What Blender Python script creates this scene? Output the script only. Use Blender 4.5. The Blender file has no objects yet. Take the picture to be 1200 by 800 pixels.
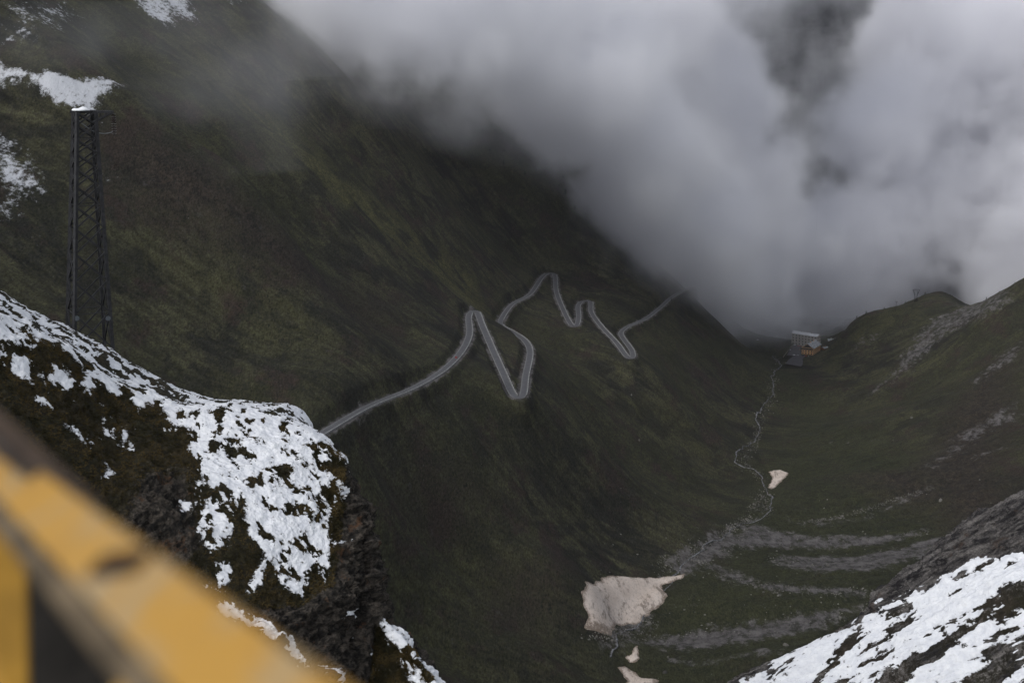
import bpy, bmesh, math, random, time
import numpy as np
from mathutils import Vector, Matrix

random.seed(7)
rng = np.random.default_rng(7)
sc = bpy.context.scene
COL = sc.collection
R = math.radians

# ------------------------------------------------------------------ camera
PITCH = R(12.0)
FPX = 1667.0                      # focal length in photo pixels (1200 wide)
cam_d = bpy.data.cameras.new('camera')
cam_d.sensor_width = 36.0
cam_d.lens = FPX * 36.0 / 1200.0
cam_d.clip_start = 0.05
cam_d.clip_end = 30000
cam_d.dof.use_dof = True
cam_d.dof.focus_distance = 400.0
cam_d.dof.aperture_fstop = 2.0
cam = bpy.data.objects.new('camera', cam_d)
COL.objects.link(cam)
cam.rotation_euler = (R(90) - PITCH, 0, 0)
sc.camera = cam

# ------------------------------------------------------------------ light
SUN_EL, SUN_AZ = R(42), R(-135)    # azimuth from +Y towards +X: behind the camera, from the left
world = bpy.data.worlds.new('World')
sc.world = world
world.use_nodes = True
wn, wl = world.node_tree.nodes, world.node_tree.links
wn.clear()
w_out = wn.new('ShaderNodeOutputWorld')
w_bg = wn.new('ShaderNodeBackground')
w_bg.inputs['Strength'].default_value = 0.13
w_sky = wn.new('ShaderNodeTexSky')
w_sky.sky_type = 'NISHITA'
w_sky.sun_disc = False
w_sky.sun_elevation = SUN_EL
w_sky.sun_rotation = SUN_AZ
w_sky.altitude = 2500
w_sky.dust_density = 4.0
w_hs = wn.new('ShaderNodeHueSaturation')      # overcast: hardly any blue
w_hs.inputs['Saturation'].default_value = 0.28
wl.new(w_sky.outputs[0], w_hs.inputs['Color'])
wl.new(w_hs.outputs[0], w_bg.inputs['Color'])
wl.new(w_bg.outputs[0], w_out.inputs['Surface'])

sun_d = bpy.data.lights.new('sun', 'SUN')
sun_d.energy = 1.0
sun_d.angle = R(25)
sun_d.color = (1.0, 0.97, 0.93)
sun = bpy.data.objects.new('sun', sun_d)
COL.objects.link(sun)
sd = Vector((math.sin(SUN_AZ) * math.cos(SUN_EL), math.cos(SUN_AZ) * math.cos(SUN_EL), math.sin(SUN_EL)))
sun.rotation_euler = sd.to_track_quat('Z', 'Y').to_euler()

sc.view_settings.view_transform = 'Standard'
sc.view_settings.look = 'None'
sc.view_settings.gamma = 1.0
sc.view_settings.exposure = 0.66
sc.render.engine = 'CYCLES'
cy = sc.cycles
cy.use_denoising = True
cy.denoiser = 'OPENIMAGEDENOISE'
cy.denoising_input_passes = 'RGB_ALBEDO_NORMAL'
cy.use_adaptive_sampling = True
cy.adaptive_threshold = 0.015
cy.max_bounces = 12
cy.diffuse_bounces = 2
cy.glossy_bounces = 2
cy.volume_bounces = 12
cy.volume_step_rate = 3.0
cy.volume_max_steps = 160
cy.sample_clamp_indirect = 4.0

# ------------------------------------------------------------------ maths helpers
CP, SP = math.cos(PITCH), math.sin(PITCH)

def at(u, v, Y):
    """world point seen at photo pixel (u, v) at world distance Y"""
    a = (u - 600.0) / FPX
    b = (400.0 - v) / FPX
    dy = CP + b * SP
    dz = -SP + b * CP
    t = Y / dy
    return np.array([a * t, Y, dz * t])

def at_z(u, v, z):
    a = (u - 600.0) / FPX
    b = (400.0 - v) / FPX
    dz = -SP + b * CP
    t = z / dz
    return np.array([a * t, (CP + b * SP) * t, z])

def project(P):
    P = np.asarray(P, float)
    d = P[..., 1] * CP - P[..., 2] * SP
    up = P[..., 1] * SP + P[..., 2] * CP
    return 600 + P[..., 0] / d * FPX, 400 - up / d * FPX

def smooth(a, b, x):
    t = np.clip((x - a) / (b - a), 0, 1)
    return t * t * (3 - 2 * t)

_perm = np.random.default_rng(3).permutation(256)
_perm = np.concatenate([_perm, _perm, _perm]).astype(np.int64)
_g = np.random.default_rng(4).normal(size=(256, 3))
_g /= np.linalg.norm(_g, axis=1)[:, None]

def noise3(x, y, z):
    xi, yi, zi = np.floor(x).astype(np.int64), np.floor(y).astype(np.int64), np.floor(z).astype(np.int64)
    fx, fy, fz = x - xi, y - yi, z - zi
    ux, uy, uz = fx**3 * (fx * (fx * 6 - 15) + 10), fy**3 * (fy * (fy * 6 - 15) + 10), fz**3 * (fz * (fz * 6 - 15) + 10)
    xi &= 255; yi &= 255; zi &= 255
    r = 0
    for dx in (0, 1):
        wx = ux if dx else 1 - ux
        for dy in (0, 1):
            wy = uy if dy else 1 - uy
            for dz in (0, 1):
                wz = uz if dz else 1 - uz
                h = _perm[(_perm[(_perm[(xi + dx) & 255] + yi + dy) & 255] + zi + dz) & 255]
                gg = _g[h]
                r = r + wx * wy * wz * (gg[..., 0] * (fx - dx) + gg[..., 1] * (fy - dy) + gg[..., 2] * (fz - dz))
    return r * 1.6

def fbm(x, y, z=None, oct=4, lac=2.03, gain=0.5, ridged=False):
    x = np.asarray(x, float); y = np.asarray(y, float)
    z = np.zeros_like(x) + 0.37 if z is None else np.asarray(z, float)
    r = np.zeros_like(x); a = 1.0; s = 0.0; f = 1.0
    for o in range(oct):
        n = noise3(x * f + 17.1 * o, y * f + 5.3 * o, z * f + 9.7 * o)
        if ridged:
            n = 1 - 2 * np.abs(n)
        r += a * n; s += a; a *= gain; f *= lac
    return r / s

def catmull(P, n):
    """dense Catmull-Rom through the rows of P, n samples per span"""
    P = np.asarray(P, float)
    Q = np.vstack([2 * P[0] - P[1], P, 2 * P[-1] - P[-2]])
    out = []
    t = np.linspace(0, 1, n, endpoint=False)[:, None]
    for i in range(len(P) - 1):
        a, b, c, d = Q[i], Q[i + 1], Q[i + 2], Q[i + 3]
        out.append(0.5 * (2 * b + (c - a) * t + (2 * a - 5 * b + 4 * c - d) * t**2 + (3 * b - a - 3 * c + d) * t**3))
    out.append(P[-1][None])
    return np.vstack(out)

def resample(P, step):
    d = np.r_[0, np.cumsum(np.linalg.norm(np.diff(P[:, :2], axis=0), axis=1))]
    n = max(2, int(d[-1] / step) + 1)
    t = np.linspace(0, d[-1], n)
    return np.stack([np.interp(t, d, P[:, k]) for k in range(P.shape[1])], 1)

def box_smooth(a, k):
    ker = np.hanning(2 * k + 3)[1:-1]; ker /= ker.sum()
    pad = np.concatenate([np.full(k, a[0]), a, np.full(k, a[-1])])
    return np.convolve(pad, ker, 'valid')

def rank(a):
    q = np.quantile(a[::7, ::7], np.linspace(0, 1, 101))
    return np.interp(a, q, np.linspace(0, 1, 101))

def poly_sd(px, py, poly):
    """signed distance (positive inside) of points to a polygon"""
    poly = np.asarray(poly, float)
    d = np.full(px.shape, 1e18); inside = np.zeros(px.shape, bool)
    n = len(poly)
    for i in range(n):
        ax, ay = poly[i]; bx, by = poly[(i + 1) % n]
        ex, ey = bx - ax, by - ay
        t = np.clip(((px - ax) * ex + (py - ay) * ey) / max(ex * ex + ey * ey, 1e-9), 0, 1)
        d = np.minimum(d, (px - ax - t * ex)**2 + (py - ay - t * ey)**2)
        c = (ay > py) != (by > py)
        with np.errstate(divide='ignore', invalid='ignore'):
            xi = (bx - ax) * (py - ay) / (by - ay if by != ay else 1e-9) + ax
        inside ^= c & (px < xi)
    d = np.sqrt(d)
    return np.where(inside, d, -d)

# ------------------------------------------------------------------ object helpers
def tag(o, label=None, cat=None, group=None, kind=None):
    if label: o['label'] = label
    if cat: o['category'] = cat
    if group: o['group'] = group
    if kind: o['kind'] = kind
    return o

def link(name, me, mat=None, parent=None):
    o = bpy.data.objects.new(name, me)
    COL.objects.link(o)
    if mat and not me.materials: me.materials.append(mat)
    if parent: o.parent = parent
    return o

def empty(name, loc=(0, 0, 0), rz=0.0):
    o = bpy.data.objects.new(name, None)
    o.empty_display_size = 0.5
    COL.objects.link(o)
    o.location = loc; o.rotation_euler = (0, 0, rz)
    return o

def copy_tree(o, parent=None):
    c = o.copy(); COL.objects.link(c)
    if parent: c.parent = parent
    for ch in list(o.children): copy_tree(ch, c)
    return c

def grid_mesh(name, V, smooth_shade=True, attrs=None, flip=False):
    """V: (rows, cols, 3)"""
    nr, nc = V.shape[:2]
    idx = np.arange(nr * nc).reshape(nr, nc)
    q = np.stack([idx[:-1, :-1], idx[:-1, 1:], idx[1:, 1:], idx[1:, :-1]], -1).reshape(-1, 4)
    if flip: q = q[:, ::-1]
    me = bpy.data.meshes.new(name)
    me.vertices.add(nr * nc); me.vertices.foreach_set('co', V.reshape(-1).astype(np.float32))
    me.loops.add(q.size); me.loops.foreach_set('vertex_index', np.ascontiguousarray(q).reshape(-1).astype(np.int32))
    me.polygons.add(len(q)); me.polygons.foreach_set('loop_start', (np.arange(len(q)) * 4).astype(np.int32))
    me.polygons.foreach_set('use_smooth', np.full(len(q), smooth_shade))
    for k, a in (attrs or {}).items():
        at_ = me.attributes.new(k, 'FLOAT', 'POINT'); at_.data.foreach_set('value', a.reshape(-1).astype(np.float32))
    me.update(calc_edges=True)
    return me

def raw_mesh(name, V, F, smooth_shade=False):
    """V (n,3) array, F (m,k) array of equal-size faces"""
    F = np.asarray(F); k = F.shape[1]
    me = bpy.data.meshes.new(name)
    me.vertices.add(len(V)); me.vertices.foreach_set('co', np.asarray(V, np.float32).reshape(-1))
    me.loops.add(F.size); me.loops.foreach_set('vertex_index', F.reshape(-1).astype(np.int32))
    me.polygons.add(len(F)); me.polygons.foreach_set('loop_start', (np.arange(len(F)) * k).astype(np.int32))
    me.polygons.foreach_set('use_smooth', np.full(len(F), smooth_shade))
    me.update(calc_edges=True)
    return me

class MB:
    def __init__(s): s.bm = bmesh.new()
    def box(s, cx, cy, cz, sx, sy, sz, M=None, bev=0.0):
        m = Matrix.Translation((cx, cy, cz)) @ Matrix.Diagonal((sx, sy, sz, 1))
        if M is not None: m = M @ m
        r = bmesh.ops.create_cube(s.bm, size=1, matrix=m)
        if bev:
            es = list({e for v in r['verts'] for e in v.link_edges})
            bmesh.ops.bevel(s.bm, geom=es, offset=bev, segments=2, affect='EDGES', profile=0.6)
        return s
    def bar(s, a, b, w, h=None):
        a, b = Vector(a), Vector(b); d = b - a; h = h or w
        q = d.to_track_quat('Z', 'Y').to_matrix().to_4x4()
        bmesh.ops.create_cube(s.bm, size=1, matrix=Matrix.Translation((a + b) / 2) @ q @ Matrix.Diagonal((w, h, d.length, 1)))
        return s
    def tube(s, a, b, r1, r2=None, n=10):
        a, b = Vector(a), Vector(b); d = b - a
        q = d.to_track_quat('Z', 'Y').to_matrix().to_4x4()
        bmesh.ops.create_cone(s.bm, cap_ends=True, segments=n, radius1=r1, radius2=r1 if r2 is None else r2, depth=d.length, matrix=Matrix.Translation((a + b) / 2) @ q)
        return s
    def face(s, pts):
        s.bm.faces.new([s.bm.verts.new(p) for p in pts]); return s
    def build(s, name, mat, parent=None, smooth_shade=False):
        me = bpy.data.meshes.new(name)
        bmesh.ops.recalc_face_normals(s.bm, faces=s.bm.faces)
        s.bm.to_mesh(me); s.bm.free()
        if smooth_shade:
            for p in me.polygons: p.use_smooth = True
        return link(name, me, mat, parent)

# ------------------------------------------------------------------ materials
class NT:
    def __init__(s, name, rough=0.9, spec=0.3):
        s.m = bpy.data.materials.new(name); s.m.use_nodes = True
        s.n, s.l = s.m.node_tree.nodes, s.m.node_tree.links
        s.b = s.n['Principled BSDF']
        s.b.inputs['Roughness'].default_value = rough
        s.b.inputs['Specular IOR Level'].default_value = spec
        s.tc = s.n.new('ShaderNodeTexCoord')
    def noise(s, scale=1.0, stretch=(1, 1, 1), rot=(0, 0, 0), detail=5, rough=0.55, dist=0.0, loc=(0, 0, 0)):
        mp = s.n.new('ShaderNodeMapping')
        if any(rot):                       # stretched along turned axes
            mp.vector_type = 'TEXTURE'; mp.inputs['Scale'].default_value = tuple(1 / k_ for k_ in stretch)
        else: mp.inputs['Scale'].default_value = stretch
        mp.inputs['Rotation'].default_value = rot; mp.inputs['Location'].default_value = loc
        s.l.new(s.tc.outputs['Object'], mp.inputs['Vector'])
        t = s.n.new('ShaderNodeTexNoise'); t.inputs['Scale'].default_value = scale
        t.inputs['Detail'].default_value = detail; t.inputs['Roughness'].default_value = rough; t.inputs['Distortion'].default_value = dist
        s.l.new(mp.outputs[0], t.inputs['Vector'])
        return t.outputs['Fac']
    def voro(s, scale, feature='F1', stretch=(1, 1, 1)):
        mp = s.n.new('ShaderNodeMapping'); mp.inputs['Scale'].default_value = stretch
        s.l.new(s.tc.outputs['Object'], mp.inputs['Vector'])
        t = s.n.new('ShaderNodeTexVoronoi'); t.feature = feature; t.inputs['Scale'].default_value = scale
        s.l.new(mp.outputs[0], t.inputs['Vector'])
        return t.outputs['Distance']
    def attr(s, name):
        a = s.n.new('ShaderNodeAttribute'); a.attribute_name = name
        return a.outputs['Fac']
    def val(s, x):
        if isinstance(x, (int, float)):
            v = s.n.new('ShaderNodeValue'); v.outputs[0].default_value = x; return v.outputs[0]
        return x
    def math(s, op, a, b=0.0, c=None, clamp=False):
        n = s.n.new('ShaderNodeMath'); n.operation = op; n.use_clamp = clamp
        for i, x in enumerate((a, b) if c is None else (a, b, c)):
            if isinstance(x, (int, float)): n.inputs[i].default_value = x
            else: s.l.new(x, n.inputs[i])
        return n.outputs[0]
    def ramp(s, x, lo, hi, a=0.0, b=1.0, kind='SMOOTHSTEP'):
        n = s.n.new('ShaderNodeMapRange'); n.interpolation_type = kind
        s.l.new(x, n.inputs['Value'])
        n.inputs['From Min'].default_value = lo; n.inputs['From Max'].default_value = hi
        n.inputs['To Min'].default_value = a; n.inputs['To Max'].default_value = b
        return n.outputs[0]
    def mix(s, f, a, b, kind='MIX'):
        n = s.n.new('ShaderNodeMix'); n.data_type = 'RGBA'; n.blend_type = kind
        for sock, x in ((n.inputs[0], f), (n.inputs[6], a), (n.inputs[7], b)):
            if isinstance(x, (int, float)): sock.default_value = x
            elif isinstance(x, tuple): sock.default_value = (*x, 1)
            else: s.l.new(x, sock)
        return n.outputs[2]
    def mul(s, f, a, k):
        n = s.n.new('ShaderNodeVectorMath'); n.operation = 'SCALE'
        s.l.new(a, n.inputs[0])
        if isinstance(k, (int, float)): n.inputs['Scale'].default_value = k
        else: s.l.new(k, n.inputs['Scale'])
        return n.outputs[0]
    def color(s, x):
        if isinstance(x, tuple): s.b.inputs['Base Color'].default_value = (*x, 1)
        else: s.l.new(x, s.b.inputs['Base Color'])
    def rough(s, x): s.l.new(x, s.b.inputs['Roughness'])
    def bump(s, h, dist, strength=1.0):
        b = s.n.new('ShaderNodeBump'); b.inputs['Distance'].default_value = dist
        if isinstance(strength, (int, float)): b.inputs['Strength'].default_value = strength
        else: s.l.new(strength, b.inputs['Strength'])
        s.l.new(h, b.inputs['Height'])
        if s.b.inputs['Normal'].is_linked:
            s.l.new(s.b.inputs['Normal'].links[0].from_socket, b.inputs['Normal'])
        s.l.new(b.outputs[0], s.b.inputs['Normal'])

def simple(name, c, rough=0.7, var=0.25, scale=1.0, spec=0.3, metallic=0.0):
    t = NT(name, rough, spec)
    n = t.noise(scale, detail=4)
    t.color(t.mix(t.ramp(n, 0.3, 0.7), tuple(x * (1 - var) for x in c), tuple(min(1, x * (1 + var)) for x in c)))
    t.b.inputs['Metallic'].default_value = metallic
    return t.m

def mat_valley():
    t = NT('alpine_grass_slope', 1.0, 0.12)
    streak = t.noise(1.0, (1 / 48, 1 / 58, 1 / 48), rot=(0, 0, R(-4)), detail=9, rough=0.68, dist=0.5)
    fine = t.noise(1.0, (1 / 6, 1 / 13, 1 / 7), rot=(0, 0, R(-4)), detail=8, rough=0.75, dist=0.3)
    big = t.noise(1 / 260, detail=5, rough=0.6, loc=(3, 1, 0))
    mid = t.noise(1 / 45, (1, 0.6, 1), detail=7, rough=0.7)
    grain = t.noise(1.0, (1 / 1.4, 1 / 4.5, 1 / 2), detail=4, rough=0.75)
    g = t.mix(t.ramp(streak, 0.42, 0.58), (0.021, 0.0208, 0.0155), (0.055, 0.053, 0.029))
    comb = t.noise(1.0, (1 / 70, 1 / 11, 1 / 60), rot=(0, 0, R(-4)), detail=7, rough=0.7)
    g = t.mul(None, g, t.ramp(comb, 0.35, 0.65, 0.55, 1.45, 'LINEAR'))
    g = t.mix(t.ramp(big, 0.40, 0.60), g, t.mix(0.55, g, (0.046, 0.047, 0.022)))
    g = t.mix(t.ramp(mid, 0.52, 0.64, 0, 0.8), g, (0.042, 0.029, 0.024))
    g = t.mix(t.ramp(fine, 0.42, 0.64, 0.0, 0.6), g, (0.019, 0.0185, 0.0155))
    g = t.mix(t.math('MULTIPLY', t.attr('lush'), 0.7), g, t.mix(t.ramp(fine, 0.38, 0.62), (0.019, 0.022, 0.012), (0.041, 0.044, 0.020)))
    g = t.mix(t.math('MULTIPLY', t.attr('olive'), t.ramp(streak, 0.36, 0.56)), g, t.mix(t.ramp(fine, 0.38, 0.62), (0.042, 0.041, 0.020), (0.088, 0.084, 0.036)))
    g = t.mix(t.attr('brown'), g, t.mix(t.ramp(fine, 0.38, 0.62), (0.019, 0.0165, 0.0145), (0.047, 0.037, 0.028)))
    g = t.mul(None, g, t.ramp(grain, 0.3, 0.7, 0.35, 1.65, 'LINEAR'))
    spk = t.noise(1.0, (1 / 3.2, 1 / 8.5, 1 / 4), detail=4, rough=0.7, loc=(11, 3, 5))
    pat = t.ramp(t.noise(1 / 90, detail=4, loc=(6, 6, 2)), 0.38, 0.62)
    g = t.mix(t.math('MULTIPLY', t.ramp(spk, 0.58, 0.64), t.math('MULTIPLY', pat, 0.75)), g, (0.011, 0.012, 0.009))
    pale = t.noise(1.0, (1 / 1.8, 1 / 5, 1 / 2.4), detail=3, rough=0.7, loc=(1, 13, 5))
    g = t.mix(t.ramp(pale, 0.69, 0.73, 0, 0.7), g, (0.13, 0.12, 0.105))
    # scree and bare rock
    sn = t.noise(1 / 9, (1, 0.45, 1), detail=9, rough=0.75)
    rk = t.mix(t.ramp(sn, 0.33, 0.68), (0.040, 0.037, 0.038), (0.155, 0.144, 0.140))
    m = t.ramp(t.math('ADD', t.attr('scree'), t.math('MULTIPLY', t.math('SUBTRACT', sn, 0.5), 3.4)), 0.30, 1.0)
    c = t.mix(m, g, rk)
    # bare small rock ribs on the open slope
    rn = t.noise(1 / 14, (1.0, 0.5, 1), detail=8, rough=0.75, loc=(9, 2, 4))
    c = t.mix(t.math('MULTIPLY', t.ramp(rn, 0.60, 0.72), 0.55), c, (0.075, 0.070, 0.066))
    # thin fresh snow
    n2 = t.noise(1 / 4.5, (1, 0.45, 1), detail=7, rough=0.75, loc=(1, 7, 3))
    n3 = t.noise(1 / 30, (1, 0.6, 1), detail=6, rough=0.7, loc=(4, 7, 3))
    sm = t.math('ADD', t.attr('snow'), t.math('ADD', t.math('MULTIPLY', t.math('SUBTRACT', n2, 0.5), 2.6), t.math('MULTIPLY', t.math('SUBTRACT', n3, 0.5), 1.6)))
    c = t.mix(t.ramp(sm, 0.36, 0.92, 0, 0.95), c, (0.60, 0.61, 0.64))
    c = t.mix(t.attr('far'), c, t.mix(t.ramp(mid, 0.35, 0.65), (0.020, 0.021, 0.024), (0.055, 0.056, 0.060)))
    t.color(c)
    t.bump(fine, 1.6, 0.8)
    t.bump(grain, 0.6, 0.8)
    t.bump(sn, 1.2, t.attr('scree'))
    return t.m

def mat_crag(name, grass=((0.018, 0.016, 0.010), (0.060, 0.045, 0.020)), rock=((0.014, 0.0125, 0.011), (0.130, 0.110, 0.090)), rust=(0.17, 0.085, 0.042), rot=0.0, k=1.0, strata=None):
    t = NT(name, 0.9, 0.25)
    gn = t.noise(1.8 * k, (1, 1, 0.6), rot=(0, 0, rot), detail=8, rough=0.75)
    gb = t.noise(0.28 * k, detail=5, rough=0.6, loc=(3, 3, 3))
    gfine = t.noise(9.0 * k, (1, 1, 0.35), detail=4, rough=0.7)
    g = t.mix(t.ramp(gn, 0.36, 0.66), grass[0], t.mix(t.ramp(gb, 0.40, 0.62), (0.035, 0.032, 0.014), grass[1]))
    g = t.mul(None, g, t.ramp(gfine, 0.3, 0.7, 0.55, 1.4, 'LINEAR'))
    rn = t.noise(0.9 * k, *(strata or ((1, 1, 2.2), (R(18), R(-22), 0))), detail=9, rough=0.72, dist=0.4)
    rf = t.noise(5.0 * k, (1, 1, 1.6), detail=7, rough=0.75)
    r_ = t.mix(t.ramp(rn, 0.40, 0.66), rock[0], rock[1])
    r_ = t.mul(None, r_, t.ramp(rf, 0.3, 0.72, 0.3, 1.7, 'LINEAR'))
    ru = t.noise(0.55 * k, (1, 1, 0.6), detail=7, rough=0.7, loc=(7, 2, 8))
    r_ = t.mix(t.ramp(ru, 0.56, 0.68, 0, 0.7), r_, rust)
    rm = t.ramp(t.math('ADD', t.attr('rock'), t.math('MULTIPLY', t.math('SUBTRACT', gn, 0.5), 1.6)), 0.35, 0.6)
    c = t.mix(rm, g, r_)
    ne = t.noise(3.2 * k, detail=7, rough=0.7, loc=(5, 9, 1))
    nf = t.noise(14 * k, detail=4, rough=0.7, loc=(2, 2, 1))
    sm = t.ramp(t.math('ADD', t.attr('snow'), t.math('ADD', t.math('MULTIPLY', t.math('SUBTRACT', ne, 0.5), 0.7), t.math('MULTIPLY', t.math('SUBTRACT', nf, 0.5), 0.45))), 0.45, 0.57)
    soft = t.noise(1.3 * k, detail=5, rough=0.6, loc=(8, 8, 8))
    c = t.mix(sm, c, t.mix(t.ramp(soft, 0.3, 0.7), (0.66, 0.675, 0.715), (0.80, 0.81, 0.83)))
    t.color(c)
    inv = t.math('SUBTRACT', 1.0, sm)
    t.bump(gn, 0.5 / k, t.math('MULTIPLY', inv, 0.8))
    t.bump(rn, 0.8 / k, t.math('MULTIPLY', inv, rm))
    t.bump(gfine, 0.12 / k, t.math('MULTIPLY', inv, 0.9))
    t.bump(soft, 0.40 / k, 0.9)
    t.bump(ne, 0.05 / k, 0.5)
    t.bump(sm, 0.10 / k, 0.7)
    return t.m

# ------------------------------------------------------------------ the road centreline (photo pixel, height)
road_px = [(340, 530, -271), (380, 506, -277), (432, 476, -285), (485, 454, -294), (520, 433, -301), (541, 411, -307), (550, 391, -312), (549, 372, -315.5),
           (553, 364.5, -316.5), (559, 366, -317.5), (565, 381, -320), (577, 409, -326), (590, 438, -332), (600, 460, -336.5), (607, 466, -337.6), (613, 462, -338.6),
           (616, 440, -341), (621, 413, -345), (615, 399, -348.5), (600, 388.5, -351.5), (587, 381, -354.5), (589, 371, -357), (601, 356, -361), (621, 344.5, -366), (635, 325, -371),
           (644, 320, -373), (650, 323, -375), (652, 342, -380), (660, 363, -386), (669, 380, -391.5), (675, 381.5, -392.6), (678, 372, -394), (677.5, 358, -396),
           (684, 352.5, -398), (692, 354, -399.4), (693, 366, -402), (705, 383, -406), (722, 401, -411), (734, 417, -415), (741, 419, -416), (740, 410, -417.6),
           (730, 396, -421), (728, 389, -423), (737, 382, -426), (757, 373, -430), (774, 360, -435), (789, 347, -440), (812, 336, -447)]
rp = np.array([at_z(*p) for p in road_px])
road = resample(catmull(rp, 14), 2.5)
for k in (0, 1): road[:, k] = box_smooth(road[:, k], 2)
road[:, 2] = box_smooth(road[:, 2], 12)

# ------------------------------------------------------------------ valley terrain from anchor points
A = []
def anc(u, v, Y): A.append(at(u, v, Y))
def ancw(x, y, z): A.append(np.array([x, y, z], float))
# valley floor
STREAM = [(740, 790, 1000), (722, 725, 1120), (800, 660, 1290), (860, 622, 1440), (900, 590, 1580), (905, 560, 1740), (880, 520, 1950), (900, 470, 2240), (912, 430, 2500), (905, 412, 2680)]
for p in STREAM: anc(*p)
# left slope, far to near
for p in [(0, 0, 1330), (0, 120, 1210), (0, 230, 1080), (0, 340, 970), (150, 0, 1640), (60, 95, 1240), (100, 98, 1265), (150, 116, 1280), (215, 160, 1290), (290, 212, 1320), (160, 85, 1470), (235, 125, 1480), (320, 175, 1530), (150, 300, 1130), (150, 420, 1000),
          (300, 0, 2000), (300, 120, 1640), (300, 250, 1360), (300, 400, 1120), (300, 520, 980), (420, 120, 1980), (420, 250, 1600), (420, 380, 1310),
          (500, 200, 2120), (500, 300, 1760), (560, 300, 1980), (600, 200, 2420), (700, 220, 2720), (690, 300, 2380), (760, 300, 2620), (830, 372, 2640), (870, 390, 2760),
          (450, 560, 1050), (450, 700, 940), (500, 620, 1070), (560, 540, 1190), (600, 620, 1150), (640, 560, 1290), (650, 660, 1120), (620, 760, 960), (690, 500, 1560),
          (700, 600, 1330), (760, 560, 1560), (760, 470, 1790), (810, 430, 2150), (830, 500, 1960), (850, 560, 1720), (700, 700, 1120), (690, 790, 980)]: anc(*p)
# the hotel shelf
for p in [(925, 404), (940, 424), (960, 408), (975, 400), (945, 398), (985, 398)]:
    A.append(at_z(p[0], p[1], -578))
# right side
for p in [(1000, 378, 2620), (1040, 361, 2610), (1060, 353, 2620), (1105, 342, 2680), (1150, 353, 2560), (1172, 345, 2330), (1200, 331, 2250), (1260, 318, 2150),
          (1200, 390, 2030), (1200, 450, 1800), (1200, 560, 1450), (1200, 650, 1200), (1100, 600, 1430), (1000, 640, 1370), (1000, 560, 1640), (1000, 500, 1930), (1000, 440, 2330), (1080, 400, 2330), (1100, 450, 2080), (1100, 520, 1730),
          (950, 450, 2330), (950, 520, 1930), (1050, 700, 1130), (900, 760, 1020), (900, 690, 1190), (1100, 760, 1010)]: anc(*p)
for r_ in road[::22]: A.append(r_.copy())
# what lies outside the picture
for p in [(-560, 1500, 120), (-700, 1000, 60), (-800, 2200, 330), (-300, 2600, 120), (-100, 3000, 40), (250, 3400, -260), (-450, 3600, 350),
          (560, 3000, -640), (700, 3000, -600), (900, 2950, -560), (1150, 2850, -610), (820, 3400, -660), (600, 3800, -640),
          (1100, 2200, -300), (950, 1500, -250), (800, 1000, -240), (1500, 2800, -250), (1700, 1800, -20),
          (200, 4700, 150), (700, 5000, 260), (1300, 4800, 350), (1900, 4300, 380), (-300, 4700, 500), (900, 4300, -180), (1500, 3800, -150),
          (0, 500, -340), (0, 250, -200), (-60, 180, -110), (60, 160, -165), (100, 220, -190), (-180, 260, -105), (-300, 500, -130), (-180, 700, -230), (0, 760, -420), (200, 500, -330), (350, 700, -330), (500, 400, -200), (-500, 300, -40), (350, 200, -160), (60, 110, -120), (-60, 110, -75)]: ancw(*p)
A = np.array(A)
# thin plate spline with a little smoothing
S = 1000.0
def _U(d2): return 0.5 * d2 * np.log(d2 + 1e-12)
xy = A[:, :2] / S
n = len(A)
K = _U(((xy[:, None] - xy[None])**2).sum(-1)) + np.eye(n) * 3e-5
Pm = np.c_[np.ones(n), xy]
M_ = np.block([[K, Pm], [Pm.T, np.zeros((3, 3))]])
W = np.linalg.solve(M_, np.r_[A[:, 2], np.zeros(3)])

def tps(x, y):
    sh = x.shape; x = x.ravel() / S; y = y.ravel() / S
    r = W[n] + W[n + 1] * x + W[n + 2] * y
    for i in range(n):
        d2 = (x - xy[i, 0])**2 + (y - xy[i, 1])**2
        r += W[i] * _U(d2)
    return r.reshape(sh)

_rc = {}
for i, p in enumerate(road): _rc.setdefault((int(p[0] // 40), int(p[1] // 40)), []).append(i)
def road_near(x, y):
    """distance to the road centreline and its height there (inf beyond about 40 m)"""
    sh = x.shape; x = x.ravel(); y = y.ravel()
    d = np.full(x.shape, 1e9); z = np.zeros(x.shape)
    near = np.where((x > road[:, 0].min() - 45) & (x < road[:, 0].max() + 45) & (y > road[:, 1].min() - 45) & (y < road[:, 1].max() + 45))[0]
    cell = (np.floor(x[near] / 40).astype(int) * 100000 + np.floor(y[near] / 40).astype(int))
    order = np.argsort(cell, kind='stable'); near = near[order]; cell = cell[order]
    uc, st = np.unique(cell, return_index=True); st = np.r_[st, len(cell)]
    for c, a, b in zip(uc, st[:-1], st[1:]):
        cx = int(np.round(c / 100000.0)); 
        cyy = c - cx * 100000
        ids = [i for dx in (-1, 0, 1) for dy in (-1, 0, 1) for i in _rc.get((cx + dx, cyy + dy), ())]
        if not ids: continue
        idv = near[a:b]; rr = road[ids]
        d2 = (x[idv, None] - rr[None, :, 0])**2 + (y[idv, None] - rr[None, :, 1])**2
        k = d2.argmin(1)
        d[idv] = np.sqrt(d2[np.arange(len(idv)), k]); z[idv] = rr[k, 2]
    return d.reshape(sh), z.reshape(sh)

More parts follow.
